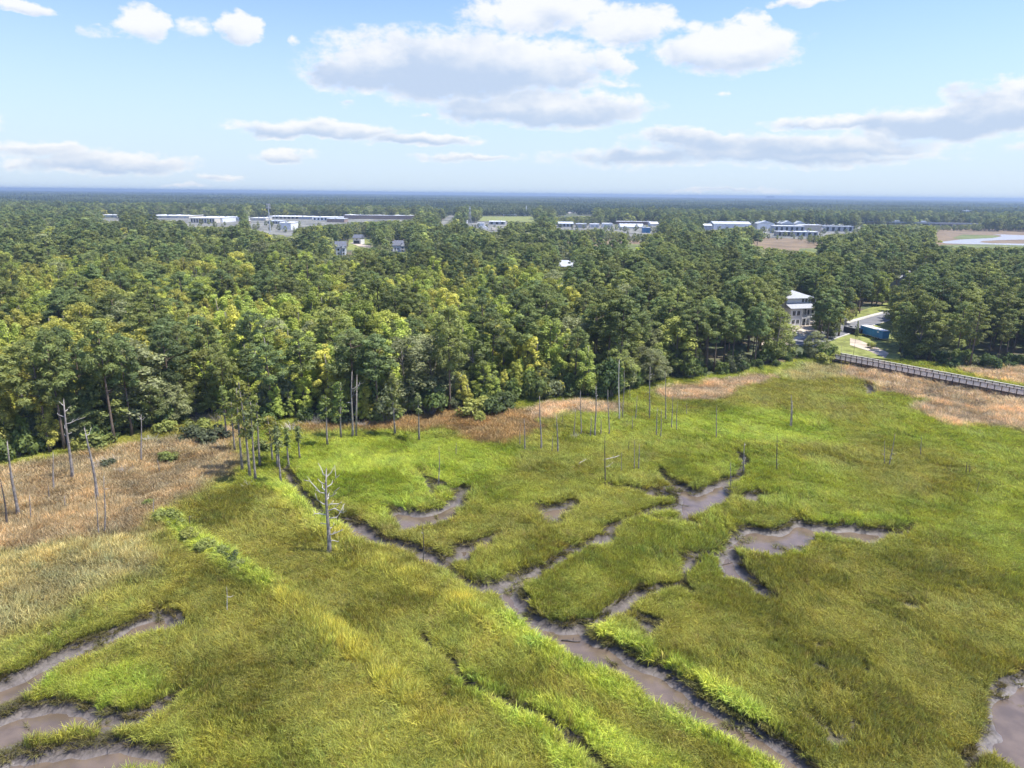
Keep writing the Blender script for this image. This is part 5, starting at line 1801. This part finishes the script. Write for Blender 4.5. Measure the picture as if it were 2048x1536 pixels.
# shrubs: along the forest foot and on the shrub line through the reeds
def build_shrubs():
    fixed = [(335, 1042, 1.1, 'bright green shrub at the top of the shrub line in the reeds'), (352, 1052, .8, 'low light shrub on the shrub line'),
             (385, 1078, 1.0, 'round green shrub midway down the shrub line'), (412, 1100, .9, 'sprawling shrub below the middle of the shrub line'),
             (440, 1112, .8, 'small yellowish shrub on the shrub line'), (458, 1126, .85, 'dark round bush at the lower end of the shrub line'),
             (480, 1140, .8, 'last light shrub before the bright ridge'), (300, 1010, .6, 'little shrub on the western reed slope'),
             (945, 830, 2.3, 'pale green bush at the forest foot'), (985, 826, 2.4, 'round dark green bush bulging onto the brown grass'),
             (1010, 815, 1.9, 'mid green bush beside the round dark one'), (960, 842, 1.1, 'small low bush in front of the pale one'),
             (1072, 798, 2.2, 'upright light green bush at the pink reed patch'), (760, 842, 2.2, 'leafy bush behind the slim olive tree'),
             (375, 880, 1.6, 'grey-green bush at the forest corner above the reeds'), (330, 868, 1.4, 'light bush at the foot of the western pines'),
             (200, 890, 2.1, 'bright tall bush behind the leaning western snag'), (170, 900, 1.5, 'yellow-green bush at the foot of the western forest'),
             (215, 935, 1.0, 'grey-green shrub in the tan reeds'), (335, 925, 1.1, 'lone olive shrub on the reed slope'),
             (430, 885, 1.8, 'grey-green thicket bush west of the cypress clump'), (400, 868, 1.7, 'tall thicket bush below the forest corner'),
             (530, 900, 1.3, 'yellow shrub inside the cypress clump'), (1740, 700, .9, 'leafy shrub on the lawn above the boardwalk'),
             (1722, 676, .5, 'tiny shrub under the blue trailer'), (1745, 684, .5, 'small shrub before the blue trailer'),
             (1650, 728, 1.8, 'dense bush beside the boardwalk start'), (1675, 722, 1.4, 'low bush under the boardwalk rail')]
    for j, (bx, by, s, lab) in enumerate(fixed):
        b = at(bx, by, .3)
        c = np.array([(.31, .34, .09), (.25, .285, .08), (.36, .37, .095)][j % 3])
        if 'dark' in lab: c = np.array((.12, .155, .05))
        if 'grey' in lab: c = np.array((.13, .15, .075))
        plant(SHRUBS[j % 4], 'shrub', b[0], b[1], s, s * .95, j * 1.3, c, lab, 'shrub')
    # continuous fringe of bushes at the foot of the wood
    e = MARSH[:37]
    n = 0
    spots = []
    for a, b in zip(e[:-1], e[1:]):
        L = np.linalg.norm(b - a); k = int(L / 2.3)
        nrm = np.array((-(b - a)[1], (b - a)[0], 0)) / max(L, 1e-6)
        for q in range(k):
            p = a + (b - a) * (q + rng.random()) / max(k, 1) + nrm * rng.uniform(-.5, 6.5)
            spots.append(p)
    spots = np.array(spots)
    px, py = proj(spots)
    ok = (px > -40) & (px < 2090) & ~blocked(spots[:, 0], spots[:, 1], np.full(len(spots), 2.5)) & ~((px > 1690) & (px < 1800))
    spots = spots[ok]; px = px[ok]
    order = np.argsort(px)
    cnt = {}
    for i in order:
        mark = min(MARKS, key=lambda q: abs(q[0] - px[i]))[1]
        j = cnt.get(mark, 0); cnt[mark] = j + 1
        s = float(rng.uniform(1.0, 2.6)) * (1.0 if px[i] < 1350 else .75)
        c = np.array([(.14, .19, .055), (.11, .16, .05), (.19, .24, .065), (.17, .19, .09)])[rng.integers(0, 4)] * rng.uniform(.8, 1.2)
        lab = (f'{ORD[j]} fringe bush from the left at the forest foot, nearest the {mark}' if j < len(ORD) else f'later fringe bush at the forest foot nearest the {mark}')
        plant(SHRUBS[int(rng.integers(0, 4))], 'shrub', spots[i, 0], spots[i, 1], s, s * float(rng.uniform(.9, 1.6)), float(rng.uniform(0, 6.28)), c, lab, 'shrub', 'fringe bushes at the forest foot')
        n += 1
    print('fringe shrubs', n)


build_shrubs()


def build_brush(bx, by, s, seed, label):
    rg = np.random.default_rng(seed)
    b = at(bx, by, .3)
    mb = MB()
    for i in range(70):
        a = rg.uniform(0, 6.28); R = rg.uniform(.2, 1.6) * s; h = rg.uniform(.5, 1.7) * s
        r0 = rg.uniform(0, .6) * s; a0 = rg.uniform(0, 6.28)
        p0 = np.array((r0 * math.cos(a0), r0 * math.sin(a0), -.1)); p1 = p0 + np.array((R * math.cos(a), R * math.sin(a), h)); m_ = (p0 + p1) / 2 + rg.normal(0, .15, 3)
        mb.tube([p0, m_, p1], [.035, .025, .008], 3, False)
    o = empty('dead_brush', (b[0], b[1], marsh_z(b[0], b[1])))
    tag(o, label, 'dead brush')
    mb.build('twigs', M['dead_pale'] if seed % 2 else M['dead'], o)['kind'] = 'stuff'


for q in [(200, 938, 1.3, 1, 'pale dead brush beside the leaning western snag'), (228, 930, 1.2, 3, 'grey dead brush among the reeds east of the leaning snag'),
          (250, 945, 1.0, 5, 'low whitish brush on the reed slope'), (300, 882, 1.0, 7, 'pale brush by the forked pole snag'),
          (585, 862, 1.5, 9, 'lilac-grey brush heap behind the cypress clump'), (628, 852, 1.7, 11, 'long pale brush heap at the forest foot'),
          (645, 848, 1.4, 13, 'pale brush right against the vine-wrapped pole'), (405, 842, 1.5, 2, 'grey brush under the forest corner'),
          (432, 846, 1.6, 4, 'wide grey brush west of the clump'), (725, 855, 1.1, 15, 'pale brush at the foot of the twin dead trunk'),
          (1148, 876, .8, 17, 'tangle of pale twigs among the central poles'), (498, 972, .9, 19, 'whitish brush at the start of the bright ridge'),
          (425, 1098, .8, 21, 'pale twigs inside the shrub line'), (1462, 978, .7, 6, 'dark drift tangle on the mud by the root plate')]:
    build_brush(*q)


def build_log(bx, by, L, ang, r, mat, label, tilt=.04):
    b = at(bx, by, 0)
    z = max(marsh_z(b[0], b[1]), -.8) + (.06 if mat != 'dead_pale' else .55)
    o = empty('fallen_log', (b[0], b[1], z), math.radians(ang))
    tag(o, label, 'log')
    MB().tube([(-L / 2, 0, 0), (-L * .15, .05, r * .5 + tilt * L * .3), (L * .2, 0, tilt * L * .6), (L / 2, .08, tilt * L)], [r, r * .95, r * .8, r * .45], 7).build('trunk', M[mat], o, True)
    MB().tube([(L * .1, 0, tilt * L * .5), (L * .16, .2, r + .35 + tilt * L * .5)], [r * .4, r * .12], 5).build('branch', M[mat], o, True)


build_log(1142, 1271, 2.0, -8, .12, 'dead_dark', 'dark log lying in the creek below the grassy point')
build_log(1268, 1376, 1.9, -14, .12, 'dead_dark', 'dark log against the near bank of the creek')
build_log(1165, 930, 2.2, 50, .09, 'dead_pale', 'white fallen branch in the central grass', .1)
build_log(1222, 924, 3.2, 18, .07, 'dead_pale', 'long thin white branch leaning near the solitary dark stem', .16)
build_log(1455, 1118, 2.0, 24, .08, 'dead_dark', 'small dark log on the eastern mud pool')
build_log(1020, 1172, 1.6, 30, .09, 'dead_dark', 'stick caught on the mud where the creeks meet')
build_log(92, 1352, 1.6, 20, .05, 'dead_dark', 'twig lying on the western mud')

# ------------------------------------------------------------------ far clearings: fields, river, lots
sheet('field', [(1110, 500), (1120, 476), (1260, 480), (1320, 486), (1330, 520), (1180, 515)], ZL + .05, M['field_brown'])
sheet('field', [(1225, 500), (1240, 487), (1300, 490), (1320, 520), (1240, 515)], ZL + .10, M['field_green'])
sheet('field', [(1450, 500), (1470, 480), (1545, 475), (1620, 479), (1700, 486), (1740, 505), (1720, 530), (1500, 520)], ZL + .05, M['field_brown'])
sheet('field', [(1590, 512), (1600, 497), (1720, 496), (1740, 525), (1600, 525)], ZL + .10, M['field_green'])
sheet('field', [(1800, 470), (1880, 452), (2060, 449), (2400, 452), (2400, 530), (1960, 520), (1850, 505)], ZL + .05, M['field_brown'])
sheet('field', [(1905, 476), (1925, 469), (1990, 471), (2004, 474), (1985, 478), (1930, 480)], ZL + .10, M['field_green'])
sheet('field', [(1880, 490), (1990, 488), (2060, 490), (2400, 495), (2400, 505), (1990, 498), (1890, 496)], ZL + .10, M['field_green'])
sheet('river', [(1880, 484), (1920, 479), (1985, 476), (2003, 473), (2000, 470), (1985, 468.5), (2010, 469), (2060, 471), (2400, 478), (2400, 481.5), (2060, 479), (2000, 480),
                (1965, 482), (1958, 484.5), (1985, 486.5), (2060, 487.5), (2400, 492), (2400, 496), (2060, 491), (1990, 489), (1930, 488), (1890, 486.5)], ZL + .15, M['river'])
sheet('paved_lot', [(190, 452), (200, 436), (480, 436), (700, 434), (830, 437), (830, 448), (690, 470), (540, 480), (380, 462)], ZL + .05, M['lot'])
sheet('paved_lot', [(915, 450), (925, 442), (1015, 442), (1020, 462), (980, 476), (940, 466)], ZL + .05, M['lot'])
sheet('paved_lot', [(1095, 460), (1105, 446), (1210, 448), (1330, 446), (1330, 470), (1280, 474), (1150, 466)], ZL + .05, M['lot'])
sheet('paved_lot', [(1395, 462), (1400, 449), (1510, 446), (1730, 452), (1730, 466), (1640, 478), (1540, 476)], ZL + .05, M['lot'])
sheet('far_road', [(876, 450), (886, 440), (897, 432), (902, 428.5), (909, 428.5), (907, 434), (897, 442), (890, 450)], ZL + .10, M['lot'])
sheet('grass_bank', [(955, 442), (965, 433), (1070, 433), (1075, 444)], ZL + .05, M['lawn'])


def warehouse(x0, x1, yt, dist, depth, wall, roof, label, rise=0.0, axis='x', bays=0, h=None, name='warehouse', doors=0, yaw=0.0, stripe=None):
    """flat or low-gabled shed between two photo bearings at a distance; height from its roof line"""
    a = at_dist(x0, dist); b = at_dist(x1, dist)
    w = b[0] - a[0]
    hh = height_at((x0 + x1) / 2, yt, dist) - ZL if h is None else h
    hh = max(hh, 3.5)
    r = empty(name, ((a[0] + b[0]) / 2, dist, ZL), math.radians(yaw))
    tag(r, label, 'warehouse' if name == 'warehouse' else name.replace('_', ' '))
    wh = hh - rise
    MB().box(-w / 2, w / 2, 0, depth, -.3, wh).build('wall', M[wall], r)
    if rise:
        MB().gable(-w / 2 - .6, w / 2 + .6, -.6, depth + .6, wh + .01, rise - .2, axis).build('roof', M[roof], r)
    else:
        MB().box(-w / 2 - .4, w / 2 + .4, -.4, depth + .4, wh + .01, wh + .5).build('roof', M[roof], r)
    if not rise:
        rg = np.random.default_rng(int(x0))
        for k in range(max(2, int(w / 14))):
            x, y = rg.uniform(-w * .45, w * .42), rg.uniform(1.5, depth * .8)
            MB().box(x, x + 2.2, y, y + 1.8, wh + .51, wh + 1.5).build('roof_unit', M['steel'], r)
    for k in range(bays):
        x = -w / 2 + (k + .5) * w / bays
        MB().box(x - w / bays * .22, x + w / bays * .22, -.12, -.005, wh * .12, wh * .86).build('window', M['glass'], r)
    for k in range(doors):
        x = -w / 2 + (k + .5) * w / doors
        MB().box(x - 1.9, x + 1.9, -.1, -.005, .0, min(4.0, wh * .75)).build('door', M['grey_wall'], r)
    if stripe:
        MB().box(-w / 2 - .1, w / 2 + .1, -.55, -.41, wh + .02, wh + .46).build('fascia', M[stripe], r)
    return r


W = warehouse
W(204, 238, 431.5, 1180, 40, 'white', 'roof_white', 'short white shed at the west end of the warehouse row', doors=2)
W(254, 262, 431, 1190, 20, 'white', 'roof_white', 'tiny white shed between tree crowns in the west')
W(300, 382, 432.5, 1180, 60, 'cream', 'roof_white', 'long cream warehouse left of the pilastered hall', doors=5)
W(384, 432, 436.5, 1010, 70, 'cream', 'roof_white', 'pale hall with dark upright window bays in the west', bays=9)
W(433, 448, 436, 1030, 50, 'white', 'roof_white', 'white annex joined to the pilastered hall', doors=1)
W(453, 483, 435, 1100, 40, 'white', 'roof_metal', 'white block west of the mobile phone mast', doors=2)
W(484, 494, 442, 1000, 18, 'brick', 'roof_white', 'small brown-fronted shed west of the mast')
W(503, 534, 437, 1120, 30, 'cream', 'roof_white', 'low cream shed just left of the mast', doors=2)
W(536, 600, 433.5, 1200, 45, 'tan_wall', 'roof_white', 'wide tan warehouse behind the mast', bays=8)
W(537, 562, 445, 1010, 26, 'grey_wall', 'roof_metal', 'grey low building before the mast with a dark band', bays=5)
W(560, 583, 455, 850, 30, 'white', 'roof_white', 'white-roofed building nearest the trees by the mast', h=8)
W(600, 626, 434, 1190, 34, 'grey_wall', 'roof_white', 'grey walled hall east of the mast', doors=3)
W(598, 610, 426, 1300, 12, 'tan_wall', 'roof_metal', 'small tan tower block above the warehouse roofs', h=14, bays=3)
W(628, 678, 435, 1150, 40, 'white', 'roof_white', 'white hall with dark window bays in the middle of the row', bays=7)
W(655, 690, 438, 1080, 26, 'brick', 'roof_metal', 'brown brick building in front of the long store')
W(690, 827, 431, 1230, 60, 'brick', 'roof_white', 'very long brick store with a thin bright white roof', stripe='roof_white')
W(868, 884, 408.5, 2420, 40, 'white', 'roof_white', 'lone large white building on the wooded rise', bays=5)
W(862, 876, 421, 1750, 20, 'grey_wall', 'roof_metal', 'small grey roof in the wood below the white building')
W(978, 1010, 443.5, 1060, 24, 'grey_wall', 'roof_white', 'white-framed garage with dark openings in the middle distance', bays=3)
W(920, 934, 444, 1090, 16, 'white', 'roof_white', 'small white shed beside the lattice mast')
W(955, 968, 447, 1000, 12, 'white', 'roof_white', 'white low shed before the dark-windowed garage', h=4)
W(1006, 1032, 433, 1480, 16, 'concrete', 'roof_white', 'long low pale roof on the grass bank')
W(1117, 1146, 444, 1010, 26, 'grey_wall', 'roof_metal', 'pale grey gabled depot on the clearing', rise=2.4, bays=4)
W(1153, 1173, 448.5, 985, 20, 'tan_wall', 'roof_metal', 'tan shed east of the grey depot', doors=2)
W(1180, 1198, 449, 1000, 14, 'white', 'roof_white', 'low white shed at the end of the depot row', h=4.5, doors=2)
W(1205, 1224, 446, 1010, 16, 'white', 'roof_white', 'small white shed west of the rusty long hall', h=5)
W(1226, 1316, 439, 1180, 30, 'roof_rust', 'roof_rust', 'long rusty brown hall behind the white arched sheds')
W(1232, 1300, 443.5, 1110, 14, 'roof_rust', 'roof_white', 'long narrow shed with a bright white roof and rusty wall')
W(1300, 1315, 444, 1060, 20, 'white', 'roof_white', 'white gabled shed at the east end of the rusty hall', rise=2.5)
W(1241, 1287, 448, 990, 28, 'white', 'roof_metal', 'silver rounded shed in front of the rusty hall', rise=4.0, axis='x')
W(1286, 1300, 459, 870, 10, 'blue_bright', 'roof_metal', 'bright blue walled shed at the clearing edge', h=6)
W(1404, 1422, 448, 960, 16, 'grey_wall', 'roof_white', 'two small white sheds west of the greenhouse row', rise=2)
W(1426, 1500, 443.5, 985, 26, 'white', 'roof_metal', 'long white gabled warehouse west of the eastern yard', rise=3.0, doors=4)
W(1513, 1546, 441.5, 1010, 34, 'white', 'roof_metal', 'silver gabled hall, first of the eastern row', rise=4, axis='y')
W(1562, 1585, 441.5, 1010, 40, 'grey_wall', 'roof_metal', 'silver gabled hall, second of the eastern row', rise=4, axis='y')
W(1587, 1608, 442, 1015, 40, 'grey_wall', 'roof_metal', 'silver gabled hall, third of the eastern row', rise=4, axis='y')
W(1598, 1642, 450.5, 930, 16, 'tan_wall', 'roof_white', 'low tan shed under the silver halls')
W(1547, 1608, 452.5, 900, 14, 'grey_wall', 'roof_white', 'long white-roofed shed with open front in the eastern yard', bays=6)
W(1555, 1582, 460.5, 830, 12, 'tan_wall', 'roof_white', 'front white-roofed shed, west of a pair', h=5, bays=3)
W(1590, 1636, 461, 830, 12, 'grey_wall', 'roof_white', 'front white-roofed shed, east of a pair', h=5, bays=4)
W(1652, 1700, 446.5, 1060, 14, 'white', 'roof_white', 'white flat shed below the highway bridge', h=5)
W(1648, 1705, 453, 960, 14, 'grey_wall', 'roof_metal', 'open grey shed at the east end of the yard', bays=5)
W(1848, 1860, 452, 960, 12, 'white', 'roof_white', 'small white shed by the woods below the bridge', h=5)
W(1528, 1541, 396.8, 9500, 60, 'grey_wall', 'roof_metal', 'tall block on the far horizon', h=62 - 8, name='tower_block')
W(1924, 1934, 421, 1700, 20, 'white', 'roof_white', 'pale roof in the eastern wood above the bridge')


def mast(px, yt, dist, kind, label):
    p = at_dist(px, dist); h = height_at(px, yt, dist) - ZL
    r = empty('mast', (p[0], p[1], ZL)); tag(r, label, 'mast')
    if kind == 'mono':
        MB().tube([(0, 0, 0), (0, 0, h)], [.75, .38], 10).build('pole', M['steel'], r)
        for z in (h - .8, h - 4.0):
            m_ = MB()
            for k in range(9):
                a = k * .698
                m_.box(math.cos(a) * 2.0 - .3, math.cos(a) * 2.0 + .3, math.sin(a) * 2.0 - .3, math.sin(a) * 2.0 + .3, z - 1.0, z + 1.2)
                m_.tube([(0, 0, z), (math.cos(a) * 2.0, math.sin(a) * 2.0, z)], [.1, .1], 4)
            m_.build('antenna_array', M['grey_wall'], r)
    elif kind == 'lattice':
        B = 2.0
        for cx, cy_ in ((-1, -1), (1, -1), (1, 1), (-1, 1)):
            MB().tube([(cx * B, cy_ * B, 0), (cx * .5, cy_ * .5, h)], [.2, .13], 5).build('leg', M['grey_wall'], r)
        m_ = MB(); n = 12
        for k in range(n):
            z0, z1 = h * k / n, h * (k + 1) / n; b0 = B + (.5 - B) * k / n; b1 = B + (.5 - B) * (k + 1) / n
            c0 = [(-b0, -b0), (b0, -b0), (b0, b0), (-b0, b0)]; c1 = [(-b1, -b1), (b1, -b1), (b1, b1), (-b1, b1)]
            for q in range(4):
                m_.tube([(*c0[q], z0), (*c1[(q + 1) % 4], z1)], [.09, .09], 3); m_.tube([(*c1[q], z1), (*c1[(q + 1) % 4], z1)], [.09, .09], 3)
        m_.build('bracing', M['grey_wall'], r)['kind'] = 'stuff'
        for z in (h * .72, h * .9):
            MB().tube([(0, -.9, z), (0, -.4, z)], [.2, .9], 10).build('dish', M['white'], r)
    else:
        MB().tube([(0, 0, 0), (0, 0, h)], [1.1, .9], 10).build('pole', M['white'], r)
        MB().box(-5, 5, -3, 3, 0, 3).build('equipment_hut', M['white'], r)


mast(541, 408, 800, 'mono', 'steel mobile phone mast with antennas above the western woods')
mast(940, 412, 860, 'lattice', 'dark lattice mast with dishes in the middle distance')
mast(1052, 411, 1500, 'pole', 'white slim pole mast with a hut on the grass bank')


def build_bridge():
    d = 1130.0
    a = at_dist(1690, d + 60); b = at_dist(1985, d - 20)
    L = math.hypot(b[0] - a[0], b[1] - a[1])
    r = empty('highway_bridge', (a[0], a[1], ZL), math.atan2(b[1] - a[1], b[0] - a[0]))
    tag(r, 'long low concrete highway bridge crossing the eastern wetland', 'bridge')
    MB().box(0, L, 0, 12, 5.0, 6.4).build('deck', M['concrete'], r)
    for y in (0.0, 11.6): MB().box(0, L, y, y + .4, 6.41, 7.4).build('parapet', M['grey_wall'], r)
    pm = MB(); pm.box(-.7, .7, 1, 11, -.5, 4.99); me = pm.mesh('pier', M['grey_wall'])
    for k in range(int(L / 16)):
        link('pier', me, r, (8 + k * 16, 0, 0))
    ux, uy = (b[0] - a[0]) / L, (b[1] - a[1]) / L
    for s, c, lab in ((L * .34, 'white', 'white box van driving over the bridge, western one'), (L * .52, 'white', 'white box van driving over the bridge, eastern one')):
        v = empty('van', (a[0] + ux * s - uy * 3, a[1] + uy * s + ux * 3, ZL + 6.42), math.atan2(b[1] - a[1], b[0] - a[0]))
        tag(v, lab, 'van')
        MB().box(0, 6.0, 0, 2.3, .5, 3.2).build('body', M[c], v)
        MB().raw([(6.01, 0, .5), (7.8, 0, .5), (6.01, 2.3, .5), (7.8, 2.3, .5), (6.01, 0, 2.4), (7.0, 0, 2.4), (6.01, 2.3, 2.4), (7.0, 2.3, 2.4), (7.8, 0, 1.4), (7.8, 2.3, 1.4)],
                 [(0, 1, 8, 5, 4), (2, 6, 7, 9, 3), (4, 5, 7, 6), (5, 8, 9, 7), (8, 1, 3, 9), (0, 2, 3, 1), (0, 4, 6, 2)]).build('cab', M['white'], v)
        for x in (1.2, 6.6):
            for y in (.2, 2.1): wheel(v, x, y, .45, .25)


build_bridge()


def build_bank():
    a = at_dist(1110, 1760); b = at_dist(1188, 1760)
    m_ = MB(); L = b[0] - a[0]
    m_.raw([(0, 0, 0), (L, 0, 0), (L * .93, 30, 7.0), (L * .08, 30, 7.6), (0, 120, 0), (L, 120, 0), (L * .93, 80, 7.4), (L * .08, 80, 7.8)],
           [(0, 1, 2, 3), (3, 2, 6, 7), (7, 6, 5, 4), (1, 5, 6, 2), (0, 3, 7, 4)])
    tag(m_.build('gravel_bank', M['gravel'], None, loc=(a[0], a[1], ZL)), kind='structure')


build_bank()

# parked vehicles on the middle clearing
def build_truck(px, dist, rz, mat, label):
    p = at_dist(px, dist)
    v = empty('truck', (p[0], p[1], ZL + .06), math.radians(rz)); tag(v, label, 'truck')
    MB().box(0, 7.5, 0, 2.5, 1.0, 3.8).build('box', M[mat], v)
    MB().box(7.6, 9.4, .1, 2.4, .6, 2.9).box(9.41, 10.0, .1, 2.4, .6, 1.7).build('cab', M['white'], v)
    MB().box(8.4, 9.42, .08, 2.42, 1.9, 2.7).build('window', M['glass'], v)
    for x in (1.2, 2.3, 8.6):
        for y in (.15, 2.35): wheel(v, x, y)


for q in [(962, 905, 10, 'white', 'white box truck parked left of the garage, front one'), (972, 925, 160, 'white', 'white box truck parked left of the garage, rear one'),
          (984, 880, 30, 'cream', 'cream truck parked before the garage'), (1600, 905, 0, 'white', 'white truck beside the open-front shed'), (1640, 960, 20, 'cream', 'cream truck by the eastern yard fence')]:
    build_truck(*q)
build_haze()
